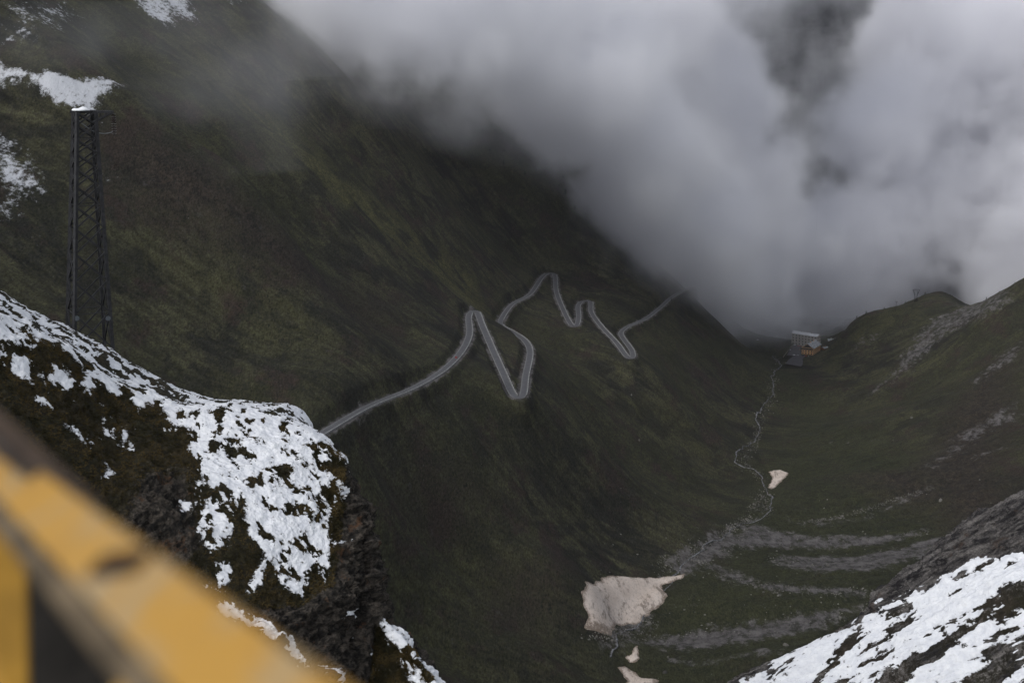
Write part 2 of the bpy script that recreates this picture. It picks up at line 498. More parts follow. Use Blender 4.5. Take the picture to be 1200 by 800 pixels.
HOTEL = at_z(948, 411, -578)
BUMPS = [(*at(u, v, Y)[:2], r_, h) for u, v, Y, r_, h in ((1152, 352, 2620, 60, -34), (1104, 342, 2680, 45, 7), (1060, 353, 2620, 40, -6), (1200, 335, 2250, 60, 8), (1010, 372, 2620, 40, 5))]
def H(x, y, info=False):
    x = np.asarray(x, float); y = np.asarray(y, float)
    b = tps(x, y)
    wx = x + 40 * fbm(x / 300, y / 300, oct=2); wy = y + 40 * fbm(x / 300 + 9, y / 300, oct=2)
    side = smooth(-40, 120, x - 0.19 * y - 60)       # 1 on the right side of the stream
    gul = fbm(wx / 330, wy / 120, oct=5, ridged=True)   # gullies down the fall line
    und = fbm(wx / 180 + 3, wy / 180, oct=5)
    fin = fbm(wx / 24, wy / 34 + 7, oct=5, gain=0.6)
    dr, zr = road_near(x, y)
    far = smooth(2500, 3300, y)
    quiet = smooth(8, 60, dr)
    dh = np.hypot(x - HOTEL[0], y - HOTEL[1])
    quiet = quiet * smooth(45, 140, dh)
    # valley floor is smoother
    sx = np.interp(y, SY, SX)
    floor = np.exp(-((x - sx) / 90.0)**2) * smooth(2600, 2500, y)
    amp = (1 - 0.8 * floor)
    z = b + quiet * amp * ((5 + 14 * far) * (gul - 0.25) * (1 - 0.45 * side) + (9 + 50 * far) * und) + (0.2 + 0.8 * quiet) * (2.6 - 1.9 * floor) * fin
    for bx, by, br, bh in BUMPS: z = z + bh * np.exp(-(((x - bx) / br)**2 + ((y - by) / (br * 2.2))**2))
    # stream bed
    z = z - 2.2 * np.exp(-((x - sx) / 9.0)**2) * smooth(2700, 2600, y)
    # hotel shelf
    k = smooth(75, 38, dh); z = z * (1 - k) + (-578) * k
    z = np.where(z > 420, 420 + 260 * np.tanh((z - 420) / 260), z)
    # road bench
    k = smooth(13, 5.5, dr); z = z * (1 - k) + (zr - 0.45) * k
    return z

STR3 = None
st = np.array([at(*p) for p in STREAM])
st = catmull(st, 10)
_o = np.argsort(st[:, 1]); SY, SX = st[_o, 1], st[_o, 0]

# polar grid: fine where the photograph looks, coarse elsewhere
th = np.concatenate([np.linspace(-52, -22.5, 60, endpoint=False), np.linspace(-22.5, 22.5, 1080), np.linspace(22.5, 52, 61)[1:]])
th = np.radians(th)
def _geo(a, b, k): 
    m = int(math.log(b / a) / k); return a * np.exp(np.linspace(0, math.log(b / a), m, endpoint=False))
rr_ = np.concatenate([_geo(95, 880, 0.012), _geo(880, 2850, 0.00155), _geo(2850, 6200, 0.009), [6200]])
TH, RR = np.meshgrid(th, rr_)
X = RR * np.sin(TH); Yg = RR * np.cos(TH)
Z = H(X, Yg)

_lr = np.log(rr_)
def Hq(x, y):
    """height of the terrain mesh by bilinear lookup in the polar grid"""
    t_ = np.arctan2(x, y); r_ = np.log(np.hypot(x, y))
    fi = np.interp(r_, _lr, np.arange(len(rr_))); fj = np.interp(t_, th, np.arange(len(th)))
    i = np.minimum(fi.astype(int), len(rr_) - 2); j = np.minimum(fj.astype(int), len(th) - 2)
    a = fi - i; b = fj - j
    return (Z[i, j] * (1 - a) * (1 - b) + Z[i + 1, j] * a * (1 - b) + Z[i, j + 1] * (1 - a) * b + Z[i + 1, j + 1] * a * b)

def cast(u, v, y0=600.0, y1=3400.0, n_=1400):
    """first point of the valley terrain along the ray through photo pixel (u, v)"""
    u = np.atleast_1d(np.asarray(u, float)); v = np.atleast_1d(np.asarray(v, float))
    a = (u - 600) / FPX; b = (400 - v) / FPX
    k1 = a / (CP + b * SP); k2 = (-SP + b * CP) / (CP + b * SP)
    out = np.zeros((len(u), 3))
    Y = np.linspace(y0, y1, n_)
    for s0 in range(0, len(u), 400):
        q = slice(s0, s0 + 400)
        hit = Hq(k1[q, None] * Y[None], np.broadcast_to(Y[None], (len(k1[q]), n_))) >= k2[q, None] * Y[None]
        i = np.where(hit.any(1), hit.argmax(1), n_ - 1)
        lo = Y[np.maximum(i - 1, 0)]; hi = Y[i].copy()
        for _ in range(10):
            m = 0.5 * (lo + hi); h = Hq(k1[q] * m, m) >= k2[q] * m
            hi = np.where(h, m, hi); lo = np.where(h, lo, m)
        out[q] = np.stack([k1[q] * hi, hi, k2[q] * hi], 1)
    return out

def world_poly(pts):
    p = cast([q[0] for q in pts], [q[1] for q in pts])
    return p[:, :2]
sel = (RR > 880) & (RR < 2950)
wpx = X + 10 * fbm(X / 40, Yg / 40, oct=3); wpy = Yg + 18 * fbm(X / 40 + 5, Yg / 40, oct=3)
snow = np.full(X.shape, -1.0); scree = np.full(X.shape, -0.6); lush = np.zeros(X.shape); olive = np.zeros(X.shape); brown = np.zeros(X.shape)
def paint(arr, pts, soft, val=1.0, bias=0.0):
    w = world_poly(pts)
    lo, hi = w.min(0) - 90, w.max(0) + 90
    m = sel & (X > lo[0]) & (X < hi[0]) & (Yg > lo[1]) & (Yg < hi[1])
    s_ = poly_sd(wpx[m], wpy[m], w)
    arr[m] = np.maximum(arr[m], np.clip(s_ / soft, -1, 1) * val + bias)
def band(pts):
    """pixel centre line with vertical half thickness -> polygon"""
    up = [(u, v - h) for u, v, h in pts]; dn = [(u, v + h) for u, v, h in pts]
    return up + dn[::-1]
# fresh snow high on the left
paint(snow, [(-10, 66), (40, 82), (95, 86), (145, 98), (120, 118), (110, 136), (72, 136), (50, 112), (25, 92), (-10, 88)], 9, 0.75, 0.25)
paint(snow, [(-10, 145), (20, 165), (45, 205), (50, 235), (-10, 258)], 24, 0.7, 0.17)
paint(snow, [(130, -20), (160, 10), (200, 40), (235, 30), (240, 10), (215, -20)], 22, 0.7, 0.05)
paint(snow, [(-10, -10), (60, -10), (110, 30), (60, 60), (-10, 62)], 25, 0.4, 0.02)
paint(snow, [(100, 195), (115, 190), (140, 205), (130, 212)], 12, 0.5, 0.0)
paint(snow, [(-10, 268), (60, 262), (70, 290), (-10, 290)], 20, 0.3, -0.1)
paint(snow, [(266, -6), (290, -6), (288, 8), (270, 8)], 12, 0.5, 0.1)
paint(snow, [(110, 125), (135, 135), (132, 175), (112, 165)], 14, 0.4, -0.1)
# scree fans on the valley floor
SCREE = [[(906, 417, 1.5), (914, 428, 2), (905, 442, 3), (905, 456, 4), (896, 474, 6), (888, 490, 7), (888, 507, 6), (876, 524, 6), (864, 538, 6), (870, 546, 5), (888, 553, 3.5), (895, 565, 4), (900, 580, 5), (902, 594, 6), (890, 608, 5), (866, 616, 6), (848, 630, 7), (820, 645, 9), (798, 664, 8)], [(790, 655, 5), (830, 640, 14), (880, 628, 12), (960, 636, 7), (1030, 632, 7), (1090, 622, 3)],
           [(690, 745, 4), (760, 750, 6), (830, 745, 12), (900, 738, 12), (960, 726, 10), (1020, 712, 5)],
           [(800, 648, 6), (850, 672, 8), (900, 688, 7), (970, 694, 6), (1050, 690, 5)],
           [(845, 628, 4), (860, 615, 5), (880, 606, 4)],
           [(940, 612, 2), (980, 607, 3), (1030, 592, 3), (1080, 575, 3)],
           [(700, 740, 16), (735, 735, 20), (770, 728, 8)],
           [(872, 545, 6), (885, 520, 9), (893, 490, 7), (905, 465, 6), (908, 440, 4)],
           [(880, 600, 4), (893, 580, 4), (900, 600, 6)],
           [(770, 665, 10), (800, 655, 18), (840, 640, 20), (870, 625, 12)], [(900, 655, 6), (960, 662, 10), (1040, 655, 10), (1120, 630, 7), (1180, 606, 4)], [(900, 600, 2), (950, 616, 3), (1010, 606, 3), (1070, 582, 4), (1110, 562, 2)], [(780, 770, 5), (850, 775, 6), (920, 760, 5)], [(1090, 530, 2), (1140, 538, 4), (1190, 520, 3)], [(960, 520, 1.5), (1040, 516, 1.5), (1100, 505, 1.5)],
           [(1010, 470, 3), (1040, 445, 6), (1060, 420, 12), (1080, 400, 14), (1110, 380, 9), (1150, 362, 8), (1195, 352, 4)],
           [(955, 468, 1), (975, 462, 1.5), (1010, 440, 2)],
           [(1075, 555, 3), (1110, 530, 9), (1150, 500, 9), (1210, 470, 8)],
           [(1130, 455, 4), (1165, 430, 7), (1210, 400, 8)],
           [(985, 425, 3), (1005, 405, 5), (1040, 388, 3)]]
for b_ in SCREE:
    hi_ = b_[-1][0] > 1000 and b_[0][1] < 570
    paint(scree, band([(u, v, h * (1.7 if hi_ else 1.35)) for u, v, h in b_]), 30 if hi_ else 24, 0.66 if hi_ else 0.85, 0.02 if hi_ else 0.10)
paint(scree, [(535, 360), (552, 357), (560, 364), (545, 372)], 6, 0.7, 0.1)
# lusher green towards the stream
paint(lush, [(760, 500), (820, 430), (880, 425), (905, 470), (860, 560), (780, 640), (690, 680), (660, 800), (1000, 800), (1200, 560), (1000, 480), (900, 400), (790, 380)], 70, 1.0)
lush = np.clip(lush, 0, 1)
for b_ in [[(205, 40, 8), (260, 95, 16), (330, 165, 20), (420, 235, 26), (520, 310, 24), (590, 370, 12)], [(215, 150, 3), (290, 180, 5), (300, 200, 6)], 
           [(170, 300, 10), (300, 350, 12), (400, 400, 10)], [(720, 470, 8), (790, 490, 16), (830, 530, 12)], [(960, 440, 6), (1000, 400, 10), (1060, 370, 6)]]:
    paint(olive, band(b_), 45, 0.95, 0.15)  # bands of brighter olive colour across the slopes
for p in [[(80, 130), (180, 135), (300, 230), (420, 330), (500, 350), (440, 400), (300, 330), (140, 260)], [(420, 500), (520, 520), (620, 600), (560, 640), (450, 580)], [(575, 385), (600, 380), (605, 430)],
          [(1210, 380), (1120, 450), (1040, 560), (1100, 640), (1210, 600)], [(950, 560), (1100, 540), (1180, 580), (1050, 610)], [(560, 660), (640, 640), (690, 680), (650, 760), (560, 740)]]:
    paint(brown, p, 60, 0.9, 0.1)
olive = np.clip(olive, 0, 1); brown = np.clip(brown, 0, 0.9)
dr, _z = road_near(X, Yg)
scree = np.maximum(scree, 0.9 * smooth(9, 5, dr) - 0.6 * (dr > 9))
me = grid_mesh('valley_terrain', np.stack([X, Yg, Z], -1), attrs={'snow': snow, 'scree': scree, 'lush': lush, 'olive': olive, 'brown': brown, 'far': smooth(2850, 3200, Yg)})
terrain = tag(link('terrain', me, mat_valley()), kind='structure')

# ------------------------------------------------------------------ the hairpin road
def ribbon(P, halfw, z_off=0.0):
    T = np.gradient(P[:, :2], axis=0); T /= np.linalg.norm(T, axis=1)[:, None]
    N = np.c_[-T[:, 1], T[:, 0]]
    return N, T

def sweep(name, P, prof, mat, parent=None, closed=False):
    """prof: list of (lateral, vertical) offsets; lateral positive to the left of travel"""
    N, T = ribbon(P, 1)
    pr = prof + [prof[0]] if closed else prof
    V = np.stack([np.c_[P[:, 0] + N[:, 0] * a, P[:, 1] + N[:, 1] * a, P[:, 2] + b] for a, b in pr], 1)
    me = grid_mesh(name, V, smooth_shade=False)
    return link(name, me, mat, parent)

t = NT('wet_asphalt', 0.55, 0.5)
an = t.noise(1 / 6, detail=6, rough=0.7)
t.color(t.mix(t.ramp(an, 0.3, 0.7), (0.058, 0.058, 0.062), (0.095, 0.095, 0.102)))
M_asphalt = t.m
t = NT('pale_parapet_stone', 0.85)
an = t.noise(1 / 1.5, detail=5, rough=0.7)
t.color(t.mix(t.ramp(an, 0.3, 0.7), (0.13, 0.128, 0.125), (0.30, 0.295, 0.29)))
M_wall = t.m
M_line = simple('worn_edge_line', (0.32, 0.32, 0.31), 0.8, 0.4, 0.3)
sweep('road', road, [(-3.3, -0.9), (-3.3, 0.0), (0.0, 0.06), (3.3, 0.0), (3.3, -0.9)], M_asphalt)['kind'] = 'structure'
for s_ in (-1, 1):
    tag(sweep('road_markings', road, [(s_ * 2.9 - 0.11, 0.02), (s_ * 2.9 - 0.11, 0.035), (s_ * 2.9 + 0.11, 0.035), (s_ * 2.9 + 0.11, 0.02)], M_line), kind='structure')

def road_index(u, v):
    uu, vv = project(road); return int(((uu - u)**2 + (vv - v)**2).argmin())
legs = [((340, 530), (549, 366), 'longest ramp at the left, climbing out behind the snowy crag'),
        ((560, 366), (603, 463), 'left arm of the big V shaped pair of ramps'),
        ((612, 463), (588, 380), 'short curved ramp on the right arm of the big V'),
        ((588, 376), (641, 321), 'slanting ramp that climbs to the topmost bend'),
        ((650, 322), (670, 381), 'straight ramp falling right of the topmost bend'),
        ((677, 381), (680, 353), 'shortest ramp between two tight bends'),
        ((692, 354), (735, 418), 'lower right ramp that ends at the lowest bend'),
        ((741, 418), (812, 336), 'last ramp that runs up into the cloud edge')]
for i, (a, b, txt) in enumerate(legs):
    ia, ib = sorted((road_index(*a), road_index(*b)))
    P = road[ia:ib + 1]
    if len(P) < 4: continue
    N, T = ribbon(P, 1)
    # downhill side from the spline surface
    hl = tps(P[:, 0] + N[:, 0] * 14, P[:, 1] + N[:, 1] * 14).mean(); hr = tps(P[:, 0] - N[:, 0] * 14, P[:, 1] - N[:, 1] * 14).mean()
    s_ = 1 if hl < hr else -1
    root = empty('retaining_wall', tuple(P[len(P) // 2]))
    tag(root, 'pale stone parapet on the outer edge of the ' + txt, 'road wall', 'parapets of the hairpin road')
    Q = P - P[len(P) // 2]
    o = sweep('wall', Q, [(s_ * 3.4, -5.0), (s_ * 3.4, 0.75), (s_ * 3.9, 0.75), (s_ * 4.2, -5.0)], M_wall, root)
    o = sweep('coping', Q, [(s_ * 3.35, 0.76), (s_ * 3.35, 0.92), (s_ * 3.95, 0.92), (s_ * 3.95, 0.76)], M_line, root)
    o = sweep('kerb', Q, [(-s_ * 3.35, -0.3), (-s_ * 3.35, 0.35), (-s_ * 3.7, 0.35), (-s_ * 3.7, -0.3)], M_wall, root)

# ------------------------------------------------------------------ crags in front
def net_surface(rows, nr, nc, warp=None):
    """rows: (R, C, 3) control net -> dense surface by Catmull-Rom both ways"""
    rows = np.asarray(rows, float)
    def up(P, m):                       # P (k, *, 3) -> (m, *, 3)
        k = P.shape[0]
        s_ = np.linspace(0, k - 1, m); i = np.minimum(s_.astype(int), k - 2); f = (s_ - i)[:, None, None]
        Q = np.concatenate([2 * P[:1] - P[1:2], P, 2 * P[-1:] - P[-2:-1]], 0)
        a, b, c, d = Q[i], Q[i + 1], Q[i + 2], Q[i + 3]
        return 0.5 * (2 * b + (c - a) * f + (2 * a - 5 * b + 4 * c - d) * f**2 + (3 * b - a - 3 * c + d) * f**3)
    V = up(rows, nr)
    return up(V.transpose(1, 0, 2), nc).transpose(1, 0, 2)

def normals(V):
    du = np.gradient(V, axis=1); dv = np.gradient(V, axis=0)
    nn = np.cross(du, dv); nn /= np.linalg.norm(nn, axis=-1)[..., None] + 1e-12
    return nn

# left crag: crest, middle, foot of each rib of the net
ribs = [((-150, 300, 114), (-160, 560, 101), (-170, 860, 88)), ((-60, 350, 117), (-70, 560, 104), (-90, 865, 91)), ((0, 379, 120), (-5, 570, 106), (-30, 870, 93)), ((60, 409, 123), (60, 590, 108), (50, 870, 95)),
        ((130, 450, 127), (125, 600, 112), (110, 870, 98)), ((200, 478, 128), (190, 620, 113), (170, 870, 100)), ((260, 483, 128), (245, 630, 114), (220, 870, 101)),
        ((321, 494, 128), (300, 640, 115), (270, 870, 102)), ((360, 504, 128), (340, 650, 116), (310, 870, 103)), ((396, 534, 127), (368, 655, 117), (340, 875, 104)),
        ((405, 560, 126), (390, 670, 117), (360, 875, 105)), ((424, 610, 124), (403, 700, 117), (375, 880, 106)), ((434, 660, 122), (410, 735, 117), (390, 880, 107)),
        ((442, 698, 120), (420, 760, 115), (400, 880, 107)), ((442, 726, 118), (434, 785, 114), (420, 885, 107)), ((468, 748, 117), (456, 805, 113), (440, 890, 107)),
        ((498, 790, 115), (488, 835, 112), (475, 890, 107)), ((530, 835, 113), (520, 865, 111), (510, 900, 107))]
net = []
for j, (c, m, f) in enumerate(ribs):
    C_, M2, F_ = at(*c), at(*m), at(*f)
    k = smooth(7, 10, j)
    b1 = C_ + np.array([-0.3 - 1.0 * k, 6, -1.6 - 4.5 * k]); b2 = C_ + np.array([-1 - 4 * k, 26, -9.5 - 20 * k]); b3 = C_ + np.array([-3 - 6 * k, 44, -48 - 20 * k])
    q1 = 0.5 * (C_ + M2) + np.array([0, 1.0, 0.9]); q2 = 0.5 * (M2 + F_)
    net.append([b3, b2, b1, C_, q1, M2, q2, F_, F_ + np.array([-2, -10, -22])])
net = np.array(net).transpose(1, 0, 2)
NR, NC = 1000, 900
# put more rows on the part that faces the camera
rows_dense = net_surface(net, 2400, net.shape[1])
w_ = np.interp(np.linspace(0, 8, 2400), [0, 1.8, 2.2, 7, 7.4, 8], [0.15, 0.25, 1, 1, 0.2, 0.15]); cw = np.cumsum(w_); cw = (cw - cw[0]) / (cw[-1] - cw[0])
pick = np.interp(np.linspace(0, 1, NR), cw, np.arange(2400)); ip = np.minimum(pick.astype(int), 2398); fp = (pick - ip)[:, None, None]
rows_s = rows_dense[ip] * (1 - fp) + rows_dense[ip + 1] * fp
TT = np.linspace(0, 8, 2400)[ip][:, None] + np.zeros((1, NC))
def up_c(P, m):
    k = P.shape[1]; s_ = np.linspace(0, k - 1, m); i = np.minimum(s_.astype(int), k - 2); f = (s_ - i)[None, :, None]
    Q = np.concatenate([2 * P[:, :1] - P[:, 1:2], P, 2 * P[:, -1:] - P[:, -2:-1]], 1)
    a, b, c, d = Q[:, i], Q[:, i + 1], Q[:, i + 2], Q[:, i + 3]
    return 0.5 * (2 * b + (c - a) * f + (2 * a - 5 * b + 4 * c - d) * f**2 + (3 * b - a - 3 * c + d) * f**3)
V = up_c(rows_s, NC)
CC = np.zeros((NR, 1)) + np.linspace(0, len(ribs) - 1, NC)[None]
Nn = normals(V)
if Nn[NR // 2, NC // 3, 1] > 0: Nn = -Nn
U0, V0 = project(V)
# where it is bare rock: the cliff on the right, the foot
x_, y_, z_ = V[..., 0], V[..., 1], V[..., 2]
cliffpoly = [(398, 530), (470, 600), (470, 720), (440, 735), (430, 810), (330, 815), (250, 740), (290, 715), (350, 712), (385, 690), (394, 640), (402, 590)]
rk = np.clip(poly_sd(U0, V0, cliffpoly) / 14, -1, 1)
rk = np.maximum(rk, np.clip(poly_sd(U0, V0, [(170, 560), (215, 560), (235, 640), (200, 680), (130, 640)]) / 20, -1, 1) * 0.5)
rk = np.where(TT < 3, np.maximum(rk, smooth(8, 11, CC) * 2 - 1), rk)
rock = 0.5 + 0.5 * rk
lump = fbm(x_ / 7, y_ / 7, z_ / 7, oct=3)
med = fbm(x_ / 2.2 + 3, y_ / 2.2, z_ / 2.2, oct=4)
tuft = fbm(x_ / 0.75, y_ / 0.75, z_ / 0.6, oct=4, gain=0.6)
blk = 0.6 * fbm(x_ / 6.5, y_ / 6.5, z_ / 4.2, oct=3, ridged=True, gain=0.5) + 0.4 * fbm(x_ / 2.6, y_ / 2.6, z_ / 1.8, oct=5, ridged=True, gain=0.6)
crk = fbm(x_ / 1.2 + 5, y_ / 1.2, z_ / 0.7, oct=4, ridged=True)
# snow: what the patches cover, broken up
poly_snow = [
    [(-30, 330), (0, 350), (50, 376), (46, 392), (30, 397), (0, 391), (-30, 388)], [(8, 396), (30, 404), (36, 437), (16, 426), (0, 418), (-20, 410), (-20, 396)],
    [(48, 376), (85, 392), (121, 398), (140, 412), (142, 442), (129, 448), (110, 442), (80, 443), (55, 447), (41, 421), (66, 420), (88, 431), (99, 425), (82, 403), (60, 388)],
    [(140, 418), (179, 440), (205, 449), (230, 470), (222, 500), (200, 488), (188, 468), (168, 460), (162, 475), (150, 452)],
    [(118, 466), (132, 475), (135, 500), (151, 513), (140, 508), (115, 502), (120, 486)], [(44, 450), (82, 477), (104, 505), (93, 506), (63, 466)], [(118, 524), (135, 546), (124, 541)],
    [(66, 420), (82, 427), (72, 414)], [(140, 482), (152, 496), (146, 505), (139, 498)],
    [(195, 447), (227, 448), (321, 462), (353, 480), (393, 517), (405, 543), (380, 543), (389, 561), (371, 584), (393, 593), (384, 615), (389, 656), (380, 687), (366, 685), (353, 705), (335, 692), (317, 660), (290, 708), (285, 692), (308, 651), (290, 629), (281, 590), (267, 642), (249, 649), (222, 624), (245, 575), (218, 521), (222, 498), (200, 467)],
    [(205, 570), (231, 575), (222, 599), (212, 590)], [(376, 629), (402, 633), (404, 642), (380, 642)], [(396, 568), (415, 575), (405, 583), (394, 578)], [(389, 714), (412, 712), (417, 724), (389, 730)],
    [(233, 678), (262, 664), (270, 680), (258, 694), (240, 694)], [(255, 702), (312, 733), (360, 772), (410, 800), (400, 812), (350, 786), (300, 748), (250, 718)],
    [(440, 724), (470, 735), (490, 768), (520, 805), (500, 830), (479, 806), (459, 762)], [(418, 755), (430, 765), (440, 782), (428, 778)], [(232, 545), (245, 560), (236, 566)]]
sn = np.full(U0.shape, -40.0)
wu = U0 + 4 * fbm(x_ / 1.1, y_ / 1.1, z_ / 1.1, oct=3); wv = V0 - 17 * smooth(265, 180, U0) + 6 * fbm(x_ / 1.1 + 9, y_ / 1.1, z_ / 1.1, oct=3)
for p in poly_snow: sn = np.maximum(sn, poly_sd(wu, wv, p))
diag = rank(fbm((x_ * 0.8 + 0.6 * z_) / 0.85, y_ / 2.2, (z_ * 0.8 - 0.6 * x_) / 2.4, oct=6, gain=0.62))
holes = rank(fbm(x_ / 2.6 + 8, y_ / 2.6, z_ / 2.6, oct=5, gain=0.6))
spk = rank(fbm(x_ / 0.5 + 8, y_ / 0.5, z_ / 0.4, oct=4, gain=0.7))
snow_a = 0.5 + np.clip(sn / 9.0, -1, 0.5) * 0.6
snow_a -= 0.75 * smooth(0.17, 0.07, diag) + 0.6 * smooth(0.17, 0.05, holes) + 0.25 * smooth(0.2, 0.0, spk)
snow_a -= 0.3 * rock * (sn < 4) + 0.6 * smooth(0.32, 0.2, diag) * smooth(250, 190, U0) + 0.4 * smooth(0.28, 0.15, holes) * smooth(250, 190, U0)
snow_a += 0.55 * smooth(0.86, 0.97, diag) * (sn > -13) + 0.28 * smooth(0.9, 1.0, spk) * (sn > -16)
snow_a = np.where(TT < 2.85, (0.78 - 0.6 * smooth(0.42, 0.25, diag) - 0.5 * smooth(0.3, 0.15, holes)) * (CC < 9.5), snow_a)
flat = smooth(2.9, 3.3, TT) * 0.0
amp_r = rock
edge = np.abs(TT - 3)
calm = 0.8 + 0.2 * smooth(0.0, 0.5, edge)
disp = 0.35 * lump * calm + (1 - amp_r) * (0.28 * med * calm + 0.13 * tuft) + amp_r * (3.0 * (blk - 0.28) * (0.6 + 0.4 * smooth(0, .4, edge)) + 0.4 * crk + 0.15 * tuft)
cover = smooth(0.42, 0.62, snow_a)
disp = disp * (1 - 0.25 * cover) + cover * 0.16
V = V + Nn * disp[..., None]
me = grid_mesh('left_crag', V, attrs={'snow': snow_a, 'rock': rock}, flip=False)
M_crag = mat_crag('crag_turf_and_rock')
crag = tag(link('rocky_hillside', me, M_crag), kind='structure')
crag_V, crag_N, crag_snow, crag_rock = V, Nn, snow_a, rock

# tufts of dry grass on the bare turf of the crag
def tufts(name, Vv, Nv, ok, count, lo, hi, mat, wind=(0.3, -0.2)):
    idx = np.argwhere(ok)
    idx = idx[rng.choice(len(idx), min(count, len(idx)), replace=False)]
    P = Vv[idx[:, 0], idx[:, 1]]; Nz = Nv[idx[:, 0], idx[:, 1]]
    nb = 5
    P = np.repeat(P, nb, 0); Nz = np.repeat(Nz, nb, 0); m = len(P)
    P = P + rng.normal(0, 0.05, (m, 3))
    h = rng.uniform(lo, hi, m)[:, None]
    d = Nz * 0.6 + np.array([wind[0], wind[1], 0.35]) + rng.normal(0, 0.35, (m, 3)); d[:, 2] -= 0.25
    d /= np.linalg.norm(d, axis=1)[:, None]
    s_ = np.cross(d, rng.normal(size=(m, 3))); s_ /= np.linalg.norm(s_, axis=1)[:, None]
    w = rng.uniform(0.012, 0.03, m)[:, None]
    Vt = np.stack([P - s_ * w - Nz * 0.03, P + s_ * w - Nz * 0.03, P + d * h * 0.6 + s_ * w * 0.7, P + d * h + np.array([0, 0, -0.25]) * h], 1).reshape(-1, 3)
    F = np.arange(m * 4).reshape(m, 4)
    o = link(name, raw_mesh(name, Vt, F), mat)
    return tag(o, kind='stuff')
t = NT('dry_grass', 1.0, 0.1)
tn = t.noise(0.6, detail=4)
tf = t.noise(14, detail=2)
t.color(t.mul(None, t.mix(t.ramp(tn, 0.40, 0.62), (0.026, 0.023, 0.011), (0.085, 0.062, 0.026)), t.ramp(tf, 0.3, 0.7, 0.5, 1.5, 'LINEAR')))
M_dry = t.m
okm = (crag_snow < 0.56) & (crag_rock < 0.5) & (TT > 2.9) & (TT < 7)
g = tufts('dry_grass', crag_V, crag_N, okm, 42000, 0.10, 0.30, M_dry)
tag(g, 'dry brown grass between the snow patches on the near crag', 'grass', None, 'stuff')

# right crag
ribs2 = [((820, 840, 203), (850, 880, 196), (890, 930, 188)), ((862, 797, 203), (900, 850, 195), (950, 900, 186)), ((905, 779, 204), (950, 835, 194), (1000, 900, 184)), ((960, 752, 204), (1005, 815, 193), (1050, 895, 182)),
         ((1014, 723, 205), (1060, 790, 192), (1095, 890, 181)), ((1030, 700, 206), (1085, 770, 192), (1125, 880, 180)), ((1058, 680, 206), (1115, 750, 192), (1155, 870, 179)), ((1103, 643, 206), (1155, 725, 191), (1190, 865, 178)),
         ((1143, 612, 206), (1190, 705, 190), (1225, 860, 177)), ((1200, 586, 205), (1240, 690, 189), (1270, 855, 176)), ((1270, 545, 203), (1300, 670, 187), (1330, 850, 174)), ((1400, 480, 200), (1430, 640, 184), (1460, 850, 170))]
net = []
for j, (c, m, f) in enumerate(ribs2):
    C_, M2, F_ = at(*c), at(*m), at(*f)
    net.append([C_ + np.array([6, 60, -90]), C_ + np.array([4, 25, -32]), C_ + np.array([1.0, 6, -5]), C_, 0.5 * (C_ + M2) + np.array([0, .8, .6]), M2, 0.5 * (M2 + F_), F_, F_ + np.array([0, -20, -45])])
net = np.array(net).transpose(1, 0, 2)
NR2, NC2 = 620, 860
rows_dense = net_surface(net, 2400, net.shape[1])
pick = np.interp(np.linspace(0, 1, NR2), cw, np.arange(2400)); ip = np.minimum(pick.astype(int), 2398); fp = (pick - ip)[:, None, None]
V = up_c(rows_dense[ip] * (1 - fp) + rows_dense[ip + 1] * fp, NC2)
TT2 = np.linspace(0, 8, 2400)[ip][:, None] + np.zeros((1, NC2))
Nn = normals(V)
if Nn[NR2 // 2, NC2 // 3, 1] > 0: Nn = -Nn
U0, V0 = project(V); x_, y_, z_ = V[..., 0], V[..., 1], V[..., 2]
# strata run down to the left
ca, sa = math.cos(R(33)), math.sin(R(33))
al = x_ * ca + z_ * sa; ac = -x_ * sa + z_ * ca
strat = fbm(al / 9, y_ / 3, ac / 1.0, oct=5, gain=0.55)
blk = fbm(al / 7, y_ / 4, ac / 2.2, oct=5, ridged=True, gain=0.6)
lump = fbm(x_ / 12, y_ / 12, z_ / 12, oct=3)
fine = fbm(x_ / 0.9, y_ / 0.9, z_ / 0.9, oct=3)
rockzone = np.clip(poly_sd(U0, V0, [(1000, 735), (1020, 690), (1100, 620), (1200, 560), (1300, 500), (1450, 440), (1450, 560), (1200, 650), (1157, 655), (1115, 677), (1060, 702), (1018, 726)]) / 5, -1, 1)
snz = np.full(U0.shape, -40.0)
wu = U0 + 6 * fbm(al / 4, y_ / 4, ac / 2, oct=3); wv = V0 + 5 * fbm(al / 4 + 9, y_ / 4, ac / 2, oct=3)
for p in [[(840, 812), (902, 776), (960, 748), (1013, 720), (1042, 702), (1063, 700), (1115, 674), (1157, 652), (1215, 640), (1215, 672), (1150, 690), (1120, 712), (1100, 745), (1060, 770), (1020, 812), (990, 830), (830, 830)],
          [(1110, 760), (1140, 735), (1190, 715), (1215, 712), (1215, 735), (1180, 752), (1130, 775), (1112, 772)], [(1100, 722), (1155, 694), (1150, 720), (1110, 745)],
          [(1035, 820), (1080, 788), (1150, 770), (1165, 778), (1120, 800), (1080, 825)], [(1170, 800), (1215, 770), (1215, 800), (1190, 825)], [(1075, 752), (1090, 746), (1088, 756), (1076, 760)]]:
    snz = np.maximum(snz, poly_sd(wu, wv, p))
rs, rf_, rl = rank(strat), rank(fine), rank(fbm(al / 14 + 3, y_ / 6, ac / 2.4, oct=5, gain=0.6))
snow_b = 0.5 + np.clip(snz / 10, -1, 0.5) * 0.6 - 0.7 * smooth(0.26, 0.10, rs) - 0.6 * smooth(0.25, 0.08, rl) - 0.3 * smooth(0.25, 0.0, rf_)
snow_b += (0.8 * smooth(0.62, 0.85, rl) + 0.4 * smooth(0.7, 0.95, rs)) * (snz > -45)
snow_b -= 0.8 * np.clip(rockzone, 0, 1)
snow_b = np.where(TT2 < 2.8, -1, snow_b)
